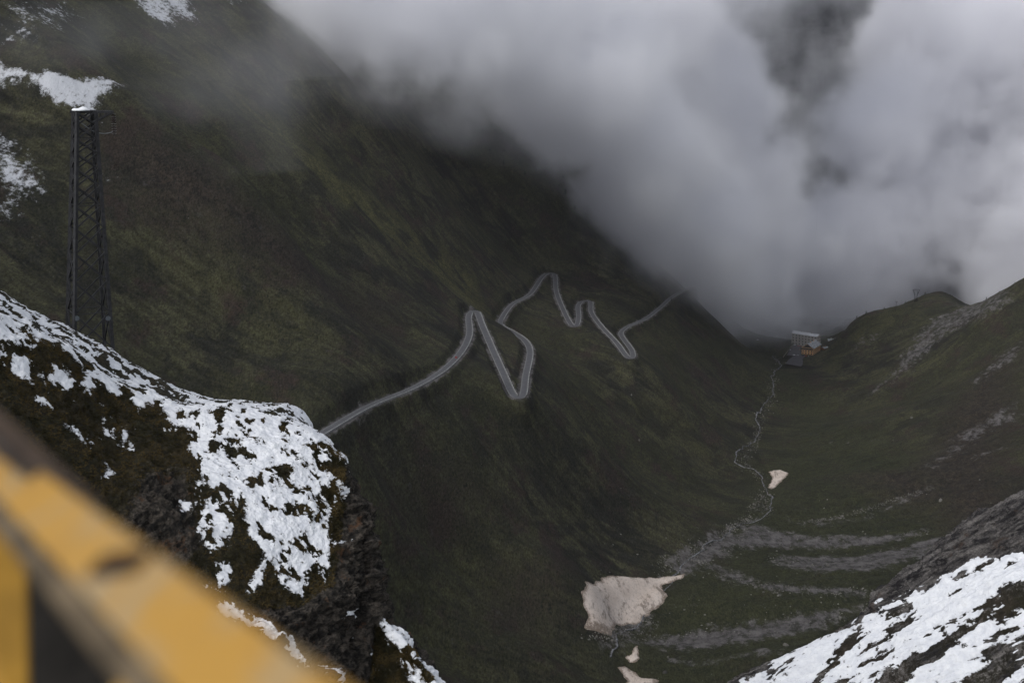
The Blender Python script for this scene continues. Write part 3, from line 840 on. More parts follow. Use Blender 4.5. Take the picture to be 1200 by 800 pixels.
rock_b = np.clip(0.78 + 0.4 * lump + 0.3 * rockzone, 0, 1)
cover = smooth(0.42, 0.62, snow_b)
disp = 0.5 * lump + 1.3 * (blk - 0.3) * (0.55 + 0.75 * np.clip(rockzone, 0, 1)) + 0.5 * strat + 0.12 * fine
disp = disp * (1 - 0.3 * cover) + 0.2 * cover
V = V + Nn * disp[..., None]
me = grid_mesh('right_crag', V, attrs={'snow': snow_b, 'rock': rock_b})
crag2 = tag(link('rock_slope', me, mat_crag('slaty_rock', grass=((0.024, 0.021, 0.016), (0.075, 0.055, 0.038)), rock=((0.026, 0.024, 0.026), (0.27, 0.25, 0.235)), rust=(0.11, 0.075, 0.055), k=0.6, strata=((0.30, 1, 1.7), (0, R(-33), 0)))), kind='structure')


# ------------------------------------------------------------------ stream, snowfields and stones on the valley floor
def drape(name, pts, mat, lift, thick=None, step=3.0, rim=7.0):
    """a sheet of snow lying on the ground: outline given in photo pixels, laid out on the terrain in metres"""
    w = world_poly(pts)
    lo, hi = w.min(0) - 6, w.max(0) + 6
    sx_, sy_ = min(step, (hi[0] - lo[0]) / 60), min(step, (hi[1] - lo[1]) / 60)
    gx, gy = np.arange(lo[0], hi[0], sx_), np.arange(lo[1], hi[1], sy_)
    GX, GY = np.meshgrid(gx, gy)
    s_ = poly_sd(GX + 3 * fbm(GX / 12, GY / 12, oct=4), GY + 7 * fbm(GX / 12 + 4, GY / 20, oct=4), w)
    zz = Hq(GX, GY)
    top = zz + lift * np.clip(s_ / rim, -0.6, 1) ** 1 + 0.35 * fbm(GX / 14, GY / 14, oct=3) * (s_ > 0)
    V_ = np.stack([GX, GY, top], -1).reshape(-1, 3)
    idx = np.arange(GX.size).reshape(GX.shape)
    q = np.stack([idx[:-1, :-1], idx[:-1, 1:], idx[1:, 1:], idx[1:, :-1]], -1)
    keep = (s_[:-1, :-1] > -1.5) | (s_[1:, 1:] > -1.5)
    q = q[keep].reshape(-1, 4)
    used, inv = np.unique(q, return_inverse=True)
    c = V_[used].mean(0)
    me = raw_mesh(name, V_[used] - c, inv.reshape(q.shape), True)
    me.attributes.new('rim', 'FLOAT', 'POINT').data.foreach_set('value', np.maximum(smooth(rim, 0, s_), 0.95 * smooth(0.24, 0.08, (GY - lo[1]) / (hi[1] - lo[1]) + 0.12 * fbm(GX / 12, GY / 12, oct=4))).reshape(-1)[used].astype(np.float32))
    o = link(name, me, mat); o.location = c
    return o
t = NT('old_dusty_snow', 0.9, 0.2)
a1 = t.noise(1 / 16, (1, 0.5, 1), detail=7, rough=0.7)
a2 = t.noise(1 / 2.0, (1, 0.5, 1), detail=5, rough=0.8)
c = t.mix(t.ramp(a1, 0.3, 0.7), (0.56, 0.47, 0.40), (0.70, 0.61, 0.54))
c = t.mix(t.ramp(a2, 0.46, 0.68, 0, 0.6), c, (0.26, 0.21, 0.17))
c = t.mix(t.ramp(t.noise(1 / 10, (1, 0.35, 1), detail=7, rough=0.75, loc=(2, 2, 2)), 0.50, 0.62, 0, 0.8), c, (0.19, 0.15, 0.12))
c = t.mix(t.ramp(t.math('ADD', t.attr('rim'), t.math('MULTIPLY', t.math('SUBTRACT', a2, 0.5), 1.4)), 0.55, 1.05), c, (0.20, 0.155, 0.12))
t.color(c); t.bump(a1, 1.0, 0.5); t.bump(a2, 0.25, 0.5)
M_old = t.m
tag(drape('snowfield', [(683, 736), (691, 722), (682, 701), (686, 683), (709, 675), (732, 674), (760, 677), (783, 674), (803, 671), (801, 677), (775, 686), (781, 697), (772, 712), (755, 722), (753, 728), (738, 731), (722, 731), (715, 744), (700, 742)], M_old, 1.8),
    'large dusty beige patch of old snow on the valley floor', 'snowfield')
tag(drape('snowfield', [(724, 782), (732, 779), (745, 790), (771, 796), (760, 812), (728, 812), (733, 795)], M_old, 1.5),
    'beige tongue of old snow cut by the bottom edge of the picture', 'snowfield')
tag(drape('snowfield', [(732, 770), (742, 759), (749, 756), (747, 764), (748, 770), (738, 776)], M_old, 1.2, rim=4),
    'smallest beige scrap of old snow above the tongue at the bottom', 'snowfield')
tag(drape('snowfield', [(901, 553), (914, 550), (924, 554), (918, 562), (904, 573), (899, 571), (905, 560)], M_old, 1.5, rim=5),
    'lone beige patch of old snow beside the stream higher up', 'snowfield')
# stream
spx = [(716, 770), (725, 748), (735, 738), (760, 715), (782, 690), (800, 662), (826, 640), (850, 628), (868, 614), (893, 607), (903, 592), (901, 577), (893, 563), (886, 551), (868, 545), (862, 536), (878, 522), (890, 505), (886, 488),
       (897, 472), (907, 455), (905, 440), (914, 428), (906, 417)]
sp = cast([p[0] for p in spx], [p[1] for p in spx])
sp = resample(catmull(sp, 12), 3.0)
wob = np.c_[6 * fbm(sp[:, 0] / 25, sp[:, 1] / 25, oct=3), 6 * fbm(sp[:, 0] / 25 + 7, sp[:, 1] / 25, oct=3)]
sp[:, :2] += wob
N, T = ribbon(sp, 1)
wd = 0.75 + 1.1 * fbm(sp[:, 0] / 30, sp[:, 1] / 30 + 3, oct=2)
L = sp[:, :2] + N * wd[:, None]; Rr = sp[:, :2] - N * wd[:, None]; 
zz = np.maximum(Hq(L[:, 0], L[:, 1]), Hq(Rr[:, 0], Rr[:, 1])) + 0.25
me = grid_mesh('stream', np.stack([np.c_[Rr, zz - 0.8], np.c_[Rr, zz], np.c_[L, zz], np.c_[L, zz - 0.8]], 1))
t = NT('stream_water', 0.25, 0.5); wn_ = t.noise(1 / 3, detail=4)
t.color(t.mix(t.ramp(wn_, 0.35, 0.65), (0.04, 0.04, 0.04), (0.19, 0.19, 0.19)))
tag(link('stream', me, t.m), kind='structure')

# stones: thousands of pale boulders strewn over the grass
ico = bmesh.new(); bmesh.ops.create_icosphere(ico, subdivisions=1, radius=1)
iv = np.array([v.co[:] for v in ico.verts]); if_ = np.array([[v.index for v in f.verts] for f in ico.faces]); ico.free()
def stones(name, uv, smin, smax, mat, p=3.0):
    cpt = cast(uv[:, 0], uv[:, 1], n_=500)
    m = len(cpt)
    r_ = smin + (smax - smin) * rng.random(m)**p
    sc_ = r_[:, None] * rng.uniform(0.6, 1.25, (m, 3))
    a = rng.uniform(0, 6.28, m)
    Vv = iv[None] * (1 + rng.uniform(-0.28, 0.28, (m, len(iv), 1))) * sc_[:, None]
    x = Vv[..., 0] * np.cos(a)[:, None] - Vv[..., 1] * np.sin(a)[:, None]; y = Vv[..., 0] * np.sin(a)[:, None] + Vv[..., 1] * np.cos(a)[:, None]
    Vv = np.stack([x, y, Vv[..., 2]], -1) + cpt[:, None] + np.array([0, 0, 0.1]) * r_[:, None, None]
    F = (if_[None] + (np.arange(m) * len(iv))[:, None, None]).reshape(-1, 3)
    return link(name, raw_mesh(name, Vv.reshape(-1, 3), F), mat)
M_stone = simple('pale_boulder', (0.125, 0.118, 0.105), 0.9, 0.6, 0.05)
uv = []
for b_ in SCREE[:11]:
    b_ = np.array(b_, float)
    for k in range(460):
        q = rng.uniform(0, len(b_) - 1); i = int(q); p = b_[i] * (1 - q + i) + b_[i + 1] * (q - i)
        uv.append((p[0] + rng.normal(0, 4), p[1] + rng.normal(0, 0.5) * p[2]))
while len(uv) < 5400:
    u, v = rng.uniform(690, 1190), rng.uniform(545, 800)
    if v > 800 - (u - 860) * 0.62 and u > 860: continue
    d = math.exp(-((v - 700) / 70)**2) + 0.25 * (v > 560)
    if rng.random() < d * (0.4 + 0.6 * (noise3(np.array([u / 60]), np.array([v / 25]), np.array([0.5]))[0] > 0)): uv.append((u, v))
tag(stones('boulders', np.array(uv), 0.15, 1.1, M_stone), 'pale stones strewn over the valley floor', 'stones', None, 'stuff')
# the few big blocks one can tell apart
for k, (u, v, s_, txt) in enumerate([(971, 663, 2.4, 'grey boulder on the scree beside the right crag'), (1102, 587, 2.6, 'pale boulder alone on the slope above the right crag'),
                           (886, 688, 1.9, 'pinkish boulder in the grass right of the large old snow patch'), (779, 800 - 12, 2.0, 'pale rock right of the snow tongue at the bottom'),
                           (921, 756, 2.1, 'pale boulder near the edge of the lower scree band'), (1068, 490, 2.6, 'single pale boulder high on the right hand slope'),
                           (740, 463, 1.5, 'white boulder on the green slope below the lowest hairpin'), (749, 516, 1.5, 'white boulder on the green slope far below the hairpins')]):
    o = stones('boulder', np.array([[u, v]]), s_, s_, M_stone)
    tag(o, txt, 'boulder', 'large boulders in the valley')

# ------------------------------------------------------------------ lattice pylon on the crag
M_steel = simple('weathered_steel', (0.022, 0.022, 0.024), 0.6, 0.4, 2.0, metallic=0.3)
M_steel2 = simple('galvanised_steel', (0.13, 0.14, 0.15), 0.55, 0.3, 2.0, metallic=0.3)
M_snow = simple('fresh_snow', (0.80, 0.81, 0.83), 0.9, 0.04, 3.0)
M_glass_ins = simple('brown_insulator', (0.03, 0.022, 0.02), 0.3, 0.2, 5.0)
M_plate = simple('enamel_plate', (0.07, 0.08, 0.09), 0.5, 0.2, 5.0)
PB = at(106, 452, 150.0); PT = at(100, 131, 150.0)
hp = PT[2] - PB[2]
pyl = empty('pylon', tuple(PB), R(28))
tag(pyl, 'dark steel lattice pylon rising behind the snowy crag', 'pylon')
def leg_pt(sx, sy, t):
    hw0, hw1 = 2.2, 0.93
    w = hw0 + (hw1 - hw0) * t
    return Vector((sx * w + (PT[0] - PB[0]) * t * 0.9, sy * w, hp * t))
cr = [(-1, -1), (1, -1), (1, 1), (-1, 1)]
for a in cr:
    MB().bar(leg_pt(*a, -0.06), leg_pt(*a, 1.0), 0.34).build('leg', M_steel, pyl)
levels = [0.0]
h_ = 0.15
while levels[-1] < 0.999:
    levels.append(min(1.0, levels[-1] + h_)); h_ = max(0.05, h_ * 0.88)
for k in range(4):
    a, b = cr[k], cr[(k + 1) % 4]
    mb = MB()
    for i in range(len(levels) - 1):
        l0, l1 = levels[i], levels[i + 1]
        mb.bar(leg_pt(*a, l0), leg_pt(*b, l1), 0.15); mb.bar(leg_pt(*b, l0), leg_pt(*a, l1), 0.15)
        if i % 4 == 2: mb.bar(leg_pt(*a, l0), leg_pt(*b, l0), 0.08)
    mb.build('lattice_bracing', M_steel, pyl)
ux = Vector((math.cos(R(28)), -math.sin(R(28)), 0))        # world +X in the pylon's own axes
topc = Vector(((PT[0] - PB[0]) * 0.9, 0, hp))
arm_len = 3.0
mb = MB()
tipp = topc + ux * arm_len + Vector((0, 0, -0.05))
for s_ in (-0.7, 0.7):
    n_ = Vector((ux.y, -ux.x, 0)) * s_
    mb.bar(topc - ux * 1.3 + n_, tipp, 0.27); mb.bar(topc + ux * 0.9 + n_ + Vector((0, 0, -1.1)), tipp, 0.19)
    for q in (0.3, 0.62): mb.bar((topc + ux * 0.9 + n_).lerp(tipp, q), (topc + ux * 0.9 + n_ + Vector((0, 0, -1.1))).lerp(tipp, q), 0.07)
mb.box(topc.x, topc.y, topc.z + 0.05, 2.2, 1.9, 0.12)
mb.build('crossarm', M_steel, pyl)
mb = MB()
ip_ = tipp + Vector((0, 0, -0.1))
for i in range(9): mb.tube(ip_ + Vector((0, 0, -0.25 * i - 0.12)), ip_ + Vector((0, 0, -0.25 * i - 0.25)), 0.26, 0.09)
mb.tube(ip_, ip_ + Vector((0, 0, -2.5)), 0.035)
mb.box(ip_.x, ip_.y, ip_.z - 0.7, 0.4, 0.2, 0.5)
mb.build('insulator', M_glass_ins, pyl)
mb = MB(); pts = []
a_, b_ = topc - ux * 1.1 + Vector((0, -0.6, -0.5)), ip_ + Vector((0, 0, -1.9))
for i in range(13):
    q = i / 12; p = a_.lerp(b_, q); p.z -= 1.5 * 4 * q * (1 - q) * 0.55; pts.append(p)
for p, q in zip(pts, pts[1:]): mb.tube(p, q, 0.045, n=6)
mb.build('jumper_cable', M_steel2, pyl)
for (sx, tt) in ((-0.9, 0.27), (0.85, 0.26)):
    p = leg_pt(sx, -1, tt); p.y -= 0.15
    MB().tube(p, p + Vector((0, -0.05, 0)), 0.27, n=18).build('sign_plate', M_plate, pyl)
bm = bmesh.new()
bmesh.ops.create_uvsphere(bm, u_segments=20, v_segments=10, radius=1)
for v_ in bm.verts:
    v_.co = Vector((v_.co.x * 0.95 - 0.35 + topc.x, v_.co.y * 0.7 + topc.y, topc.z + 0.11 + max(v_.co.z, 0) * (0.32 + 0.1 * math.sin(v_.co.x * 5))))
me = bpy.data.meshes.new('snow_cap'); bm.to_mesh(me); bm.free()
for p in me.polygons: p.use_smooth = True
link('snow_cap', me, M_snow, pyl)

# ------------------------------------------------------------------ far pylons on the ridge
def ground(u, v):
    p = cast([u], [v])[0]; return p
def far_pylon(u, v, h, w, label, wide=True):
    p = ground(u, v)
    r = empty('pylon', (p[0], p[1], p[2] - 0.5)); tag(r, label, 'pylon', 'pylons on the ridge above the hotel')
    if wide:
        waist = 0.42 * h
        for s_ in (-1, 1):
            for q in (-1, 1): MB().bar((s_ * w * 0.17, q * w * 0.15, 0), (s_ * w * 0.13, 0, waist), 0.5).build('leg', M_steel, r)
        mb = MB()
        for s_ in (-1, 1):
            mb.bar((s_ * w * 0.13, 0, waist), (s_ * w * 0.42, 0, h * 0.93), 0.5); mb.bar((s_ * w * 0.10, 0, waist), (s_ * w * 0.2, 0, h * 0.93), 0.35)
            mb.bar((s_ * w * 0.42, 0, h * 0.93), (s_ * w * 0.13, 0, h * .6), 0.3)
        mb.build('window_frame', M_steel, r)
        mb = MB(); mb.bar((-w / 2, 0, h * 0.93), (w / 2, 0, h * 0.93), 0.45); mb.bar((-w / 2, 0, h * 0.93), (-w * .3, 0, h), 0.35); mb.bar((w / 2, 0, h * 0.93), (w * .3, 0, h), 0.35); mb.bar((-w * .3, 0, h), (w * .3, 0, h), 0.35)
        mb.build('crossarm', M_steel, r)
        mb = MB()
        for i in range(4):
            z0, z1 = waist * i / 4, waist * (i + 1) / 4; mb.bar((-w * .16, -w * .1, z0), (w * .15, -w * .1, z1), 0.3); mb.bar((w * .16, w * .1, z0), (-w * .15, w * .1, z1), 0.3)
        mb.build('lattice_bracing', M_steel, r)
    else:
        MB().tube((0, 0, 0), (0, 0, h), 0.35, 0.22, 8).build('pole', M_steel, r)
        MB().bar((-w / 2, 0, h - 0.6), (w / 2, 0, h - 0.6), 0.4).build('crossarm', M_steel, r)
    return r
far_pylon(1073, 353.5, 24, 14, 'wide topped lattice pylon standing on the grassy ridge against the cloud')
far_pylon(1050, 361.5, 14, 5, 'thin utility pole with short crossarm, lower on the ridge than the lattice pylon', False)

# ------------------------------------------------------------------ hotels and shed
GZ = -578.0
def gpt(u, v): return at_z(u, v, GZ)
M_plaster = simple('grey_stone_plaster', (0.36, 0.33, 0.285), 0.9, 0.2, 0.4)
M_orange = simple('ochre_render', (0.60, 0.34, 0.145), 0.9, 0.15, 0.4)
M_wood = simple('dark_brown_timber', (0.035, 0.022, 0.016), 0.8, 0.3, 1.0)
M_glass = simple('dark_window_glass', (0.012, 0.013, 0.016), 0.15, 0.2, 1.0, spec=0.6)
M_frame = simple('painted_window_frame', (0.30, 0.27, 0.23), 0.7, 0.1, 1.0)
t = NT('sheet_metal_roof', 0.5, 0.5)
an = t.noise(0.35, detail=6, rough=0.7); t.color(t.mix(t.ramp(an, 0.4, 0.6), (0.13, 0.145, 0.15), (0.38, 0.39, 0.40)))
M_roof = t.m
M_roofsnow = simple('snow_dusted_roof', (0.50, 0.50, 0.51), 0.8, 0.15, 0.3)
M_red = simple('red_canvas', (0.30, 0.045, 0.035), 0.8, 0.2, 1.0)

def house(name, label, corner, ax, Lx, Ly, h, roof_h, wallm, roofm, rows, cols_f, cols_s, ridge='x', over=0.9, z0=GZ, ww=1.9, wh=2.2):
    """corner: front-left ground point; ax: angle of the front wall direction; ridge 'x' along the front, 'y' gable to the front"""
    r = empty(name, (corner[0], corner[1], z0), ax)
    tag(r, label, 'building')
    mb = MB()
    b = mb.bm
    if ridge == 'x': prof = [(0, 0), (Ly, 0), (Ly, h), (Ly / 2, h + roof_h), (0, h)]; mk = lambda q, s_: (s_ * Lx, q[0], q[1])
    else: prof = [(0, 0), (Lx, 0), (Lx, h), (Lx / 2, h + roof_h), (0, h)]; mk = lambda q, s_: (q[0], s_ * Ly, q[1])
    v0 = [b.verts.new(mk((q[0], q[1] - (3 if q[1] == 0 else 0)), 0)) for q in prof]; v1 = [b.verts.new(mk((q[0], q[1] - (3 if q[1] == 0 else 0)), 1)) for q in prof]
    b.faces.new(v0); b.faces.new(v1[::-1])
    for i in range(5): b.faces.new([v0[i], v0[(i + 1) % 5], v1[(i + 1) % 5], v1[i]])
    mb.build('wall', wallm, r)
    # roof: two slabs
    mb = MB()
    W_ = (Ly if ridge == 'x' else Lx); LL = (Lx if ridge == 'x' else Ly)
    for s_ in (0, 1):
        e = -over if s_ == 0 else W_ + over
        ze = h - roof_h * over / (W_ / 2)
        P = [(e, ze + .12), (W_ / 2, h + roof_h + .12), (W_ / 2, h + roof_h + .5), (e, ze + .5)]
        vs0 = [mb.bm.verts.new((( -over, p[0], p[1]) if ridge == 'x' else (p[0], -over, p[1]))) for p in P]
        vs1 = [mb.bm.verts.new(((LL + over, p[0], p[1]) if ridge == 'x' else (p[0], LL + over, p[1]))) for p in P]
        mb.bm.faces.new(vs0); mb.bm.faces.new(vs1[::-1])
        for i in range(4): mb.bm.faces.new([vs0[i], vs0[(i + 1) % 4], vs1[(i + 1) % 4], vs1[i]])
    ro = mb.build('roof', roofm, r)
    for q in (0.3, 0.7):
        c_ = MB()
        if ridge == 'x': c_.box(Lx * q, Ly * 0.5, h + roof_h + 0.9, 1.2, 1.0, 2.4)
        else: c_.box(Lx * 0.5 + 1.5, Ly * q, h + roof_h + 0.7, 1.2, 1.0, 2.4)
        c_.build('chimney', wallm, ro)
    def win(x, y, z, face):
        f = MB(); g_ = MB()
        if face == 'f': f.box(x, -0.06, z, ww, 0.16, wh); g_.box(x, -0.155, z, ww * 0.86, 0.06, wh * 0.86)
        else: f.box(Lx + 0.06, y, z, 0.16, ww, wh); g_.box(Lx + 0.155, y, z, 0.06, ww * 0.86, wh * 0.86)
        w_ = f.build('window', M_frame, r); g_.build('pane', M_glass, w_)
    for k in range(rows):
        z = (k + 0.5) * h / rows
        for i in range(cols_f): win((i + 0.5) * Lx / cols_f, 0, z, 'f')
        for i in range(cols_s): win(0, (i + 0.5) * Ly / cols_s, z, 's')
    return r
A0 = gpt(927.5, 403.0); A1 = gpt(957.0, 407.5)
angA = math.atan2(A1[1] - A0[1], A1[0] - A0[0]); lenA = math.hypot(A1[1] - A0[1], A1[0] - A0[0])
hotelA = house('hotel', 'long grey hotel with rows of dark windows and a pale snow dusted roof', A0, angA, lenA, 15, 21.5, 3.4, M_plaster, M_roofsnow, 4, 8, 2, 'x', ww=2.7, wh=3.2)
B0 = gpt(939.3, 414.5); B1 = gpt(952.6, 416.0)
angB = math.atan2(B1[1] - B0[1], B1[0] - B0[0]); lenB = math.hypot(B1[1] - B0[1], B1[0] - B0[0])
B2 = gpt(965.5, 410.5); dB = math.hypot(B2[0] - B1[0], B2[1] - B1[1])
hotelB = house('hotel', 'ochre yellow gabled hotel with dark timber balcony and mottled metal roof', B0, angB, lenB, min(dB, 44), 13, 7.5, M_orange, M_roof, 3, 4, 6, 'y', over=1.6, ww=2.4, wh=2.6)
mb = MB(); mb.box(lenB / 2, -1.0, 10.6, lenB - 1, 1.9, 2.6); mb.build('balcony', M_wood, hotelB)
mb = MB(); mb.face([(1.5, -0.08, 13), (lenB - 1.5, -0.08, 13), (lenB / 2, -0.08, 19.7)]); mb.build('gable_cladding', M_wood, hotelB)
C0 = gpt(970.5, 403.0)
house('annex_building', 'low grey building with a plain metal roof right of the hotels', C0, R(-8), 19, 12, 5.5, 2.6, M_plaster, M_roof, 1, 3, 2, 'x', z0=GZ + 1)
D0 = gpt(965.5, 410.2)
house('annex_building', 'small reddish outbuilding behind the ochre hotel', D0, R(35), 12, 8, 3.2, 1.6, simple('brick_red_render', (0.24, 0.11, 0.06), 0.9, 0.2, 0.5), M_roof, 1, 2, 1, 'x')
# paved yard and the lane beside the hotel
M_yard = simple('dark_wet_paving', (0.040, 0.036, 0.041), 0.7, 0.25, 0.1, spec=0.5)
def slab(name, pts, mat, z, th_=0.3, kind='structure', label=None, cat=None):
    w = [gpt(*p) for p in pts]; c = np.mean(w, 0)
    b = bmesh.new()
    lo = [b.verts.new((p[0] - c[0], p[1] - c[1], -th_)) for p in w]; hi = [b.verts.new((p[0] - c[0], p[1] - c[1], 0)) for p in w]
    b.faces.new(hi); b.faces.new(lo[::-1])
    for i in range(len(w)): b.faces.new([lo[i], lo[(i + 1) % len(w)], hi[(i + 1) % len(w)], hi[i]])
    bmesh.ops.recalc_face_normals(b, faces=b.faces)
    me = bpy.data.meshes.new(name); b.to_mesh(me); b.free()
    o = link(name, me, mat); o.location = (c[0], c[1], z); tag(o, label, cat, None, kind); return o
slab('parking_lot', [(920.5, 426), (924, 421.5), (930, 417), (938, 415.8), (953, 417.4), (951.5, 420.5), (946, 425), (940.5, 429.5), (931, 428)], M_yard, GZ + 0.15)
slab('lane', [(922, 416), (929, 405), (937, 404.5), (938.6, 415.7), (929, 416.8)], M_yard, GZ + 0.14)
MB_ = MB(); pts = [gpt(918, 418), gpt(921, 414), gpt(925, 409), gpt(929, 404)]
for i in range(14):
    q = i / 13 * 3; k = min(int(q), 2); f = q - k; p = pts[k] * (1 - f) + pts[k + 1] * f
    b = MB(); b.tube((0, 0, -0.6), (0, 0, 1.0), 0.42, 0.36, 8).tube((0, 0, 1.0), (0, 0, 1.3), 0.36, 0.16, 8)
    o = b.build('bollard', M_frame); o.location = (p[0], p[1], GZ); tag(o, 'pale roadside marker stone in the row left of the hotels', 'bollard', 'marker stones along the lane')
# cars
def paint_m(name, c):
    m = simple(name, c, 0.35, 0.05, 1.0, spec=0.6); return m
M_tyre = simple('black_rubber', (0.012, 0.012, 0.012), 0.85, 0.1, 4.0)
def make_car(paintm, name='parked_car'):
    r = empty(name)
    prof = [(-2.15, 0.35), (-2.2, 0.75), (-1.95, 0.98), (-1.45, 1.02), (-0.85, 1.45), (0.75, 1.47), (1.25, 1.0), (2.05, 0.88), (2.2, 0.6), (2.15, 0.35)]
    b = bmesh.new(); a0 = [b.verts.new((x, -0.86 if z < 1.1 else -0.66, z)) for x, z in prof]; a1 = [b.verts.new((x, 0.86 if z < 1.1 else 0.66, z)) for x, z in prof]
    b.faces.new(a0); b.faces.new(a1[::-1])
    for i in range(len(prof)): b.faces.new([a0[i], a0[(i + 1) % len(prof)], a1[(i + 1) % len(prof)], a1[i]])
    bmesh.ops.recalc_face_normals(b, faces=b.faces)
    me = bpy.data.meshes.new('body'); b.to_mesh(me); b.free(); link('body', me, paintm, r)
    mb = MB()
    mb.face([(-1.48, -0.8, 1.04), (-0.87, -0.66, 1.44), (-0.87, 0.66, 1.44), (-1.48, 0.8, 1.04)]); mb.face([(1.27, -0.8, 1.02), (0.78, -0.66, 1.45), (0.78, 0.66, 1.45), (1.27, 0.8, 1.02)])
    for v_ in mb.bm.verts: v_.co.x *= 1.02
    for s_ in (-1, 1): mb.face([(-1.2, s_ * 0.83, 1.06), (-0.8, s_ * 0.70, 1.41), (0.68, s_ * 0.70, 1.41), (1.1, s_ * 0.83, 1.06)])
    mb.build('windows', M_glass, r)
    for x in (-1.35, 1.35):
        for s_ in (-1, 1): MB().tube((x, s_ * 0.66, 0.33), (x, s_ * 0.9, 0.33), 0.33, n=14).build('wheel', M_tyre, r)
    for s_ in (-1, 1): MB().box(2.16, s_ * 0.6, 0.68, 0.12, 0.3, 0.16).build('headlight', M_frame, r)
    return r
P_white, P_silver, P_dark, P_red, P_orange = paint_m('white_car_paint', (0.85, 0.85, 0.86)), paint_m('silver_car_paint', (0.45, 0.46, 0.48)), paint_m('dark_car_paint', (0.03, 0.03, 0.04)), paint_m('red_car_paint', (0.40, 0.03, 0.025)), paint_m('orange_car_paint', (0.55, 0.22, 0.06))
protos = {}
cars = [(930.5, 402.8, 'w', 10, 'white car nearest the left end of the grey hotel'), (931.2, 404.6, 'w', 12, 'white car just in front of the one by the grey hotel'), (926, 410.2, 's', 70, 'silver car parked on the lane beside the marker stones'),
        (929, 409.2, 'd', 70, 'dark car parked on the lane between the marker stones and the ochre hotel'), (930.6, 416.2, 'w', 5, 'white car at the upper left corner of the parking yard'), (935.0, 416.6, 's', 5, 'silver car left of the ochre hotel front'),
        (937.2, 410.0, 'o', 80, 'orange car beside the ochre hotel side door'), (944.5, 417.2, 'r', 8, 'red car under the ochre hotel front'), (947.5, 418.2, 'w', 50, 'white car slanted at the right of the parking yard'),
        (950.0, 418.8, 's', 48, 'silver car at the right corner of the parking yard'), (944.0, 421.2, 'w', 5, 'white car alone in the middle of the parking yard'), (940.5, 417.0, 'd', 8, 'dark car close to the ochre hotel gable'),
        (888, 398.5, 'w', 30, 'white car alone on the track far left of the hotels')]
pm = {'w': P_white, 's': P_silver, 'd': P_dark, 'r': P_red, 'o': P_orange}
for u, v, k, a, txt in cars:
    if k not in protos: c = protos[k] = make_car(pm[k])
    else: c = copy_tree(protos[k])
    p = gpt(u, v) if u > 900 else ground(u, v)
    c.location = (p[0], p[1], (GZ + 0.17) if u > 900 else p[2] + 0.1); c.rotation_euler = (0, 0, R(a))
    tag(c, txt, 'car', 'cars parked at the hotels')
i = road_index(534, 419)
c = make_car(P_red, 'car'); c.location = tuple(road[i] + np.array([0, 0, 0.05])); d = road[i + 2] - road[i - 2]
c.rotation_euler = (0, 0, math.atan2(d[1], d[0])); tag(c, 'small red car driving on the long ramp at the left', 'car')
# red parasols between the hotels
for k, (u, v) in enumerate([(935.5, 406.6), (938.0, 406.9), (940.5, 407.2)]):
    p = gpt(u, v); r = empty('parasol', (p[0], p[1], GZ))
    MB().tube((0, 0, 0), (0, 0, 2.6), 0.05).build('pole', M_steel, r); MB().tube((0, 0, 2.2), (0, 0, 3.1), 2.0, 0.05, 8).build('canopy', M_red, r)
    tag(r, ('leftmost', 'middle', 'rightmost')[k] + ' of the three red parasols in front of the grey hotel', 'parasol', 'parasols on the hotel terrace')

# ------------------------------------------------------------------ conifers
M_bark = simple('bark', (0.05, 0.035, 0.025), 0.9, 0.3, 3.0)
M_needle = simple('dark_needles', (0.022, 0.030, 0.018), 0.9, 0.35, 0.6)
def make_conifer(h=9.0, seed=0):
    rg = np.random.default_rng(seed); r = empty('conifer')
    MB().tube((0, 0, -0.8), (0, 0, h * 0.9), 0.16, 0.04, 7).build('trunk', M_bark, r)
    Vs = []; 
    for i in range(420):
        q = rg.random()**0.8; z = h * (0.1 + 0.9 * q); R_ = h * 0.2 * (1 - q)**0.85 * rg.uniform(0.45, 1.15) + 0.1
        a = rg.uniform(0, 6.28); d = np.array([math.cos(a), math.sin(a), 0]); s_ = np.array([-d[1], d[0], 0])
        p0 = np.array([0, 0, z]) + d * R_ * 0.25; p1 = np.array([0, 0, z - R_ * 0.35]) + d * R_
        w = 0.10 + 0.3 * (1 - q)
        Vs += [p0 + s_ * w * .4, p1 + s_ * w, p1 + d * 0.2 - np.array([0, 0, .15]), p1 - s_ * w]
    me = raw_mesh('crown', np.array(Vs), np.arange(len(Vs)).reshape(-1, 4)); link('crown', me, M_needle, r)
    return r
conif = [make_conifer(8.5, s_) for s_ in range(3)]
spots = []
for u in [978, 990, 1004, 1015, 1036, 1061, 1084]: spots.append((u, None, 'r'))
for u, h_ in [(1156, 0), (1171, 0), (1189, 0)]: spots.append((u, None, 'r'))
def skyline(u):
    """nearest visible crest of the right hand ridge at column u"""
    v = np.arange(318, 402, 0.5); p = cast(np.full(len(v), u), v, 1800, 2950, 500)
    ok = p[:, 1] < 2940
    j = np.where(ok)[0]
    return p[j[0]] if len(j) else None
cpts = []
for u, _, k in spots:
    p = skyline(u)
    if p is not None: cpts.append((p, 'small dark conifer on the ridge crest between the hotels and the far lattice pylon' if u < 1073 else ('small dark conifer on the rounded peak right of the far lattice pylon' if u < 1100 else 'small dark conifer on the higher crest at the right edge'), 'conifers along the right hand ridge', rng.uniform(0.3, 0.75)))
for k in range(46):
    u = rng.uniform(560, 735); v = 150 + (u - 560) * 0.62 + rng.normal(0, 16)
    p = cast([u], [v], 1500, 3300, 500)[0]
    cpts.append((p, 'dark conifer on the steep left slope where the cloud begins', 'conifers under the cloud on the left slope', rng.uniform(0.6, 1.3)))
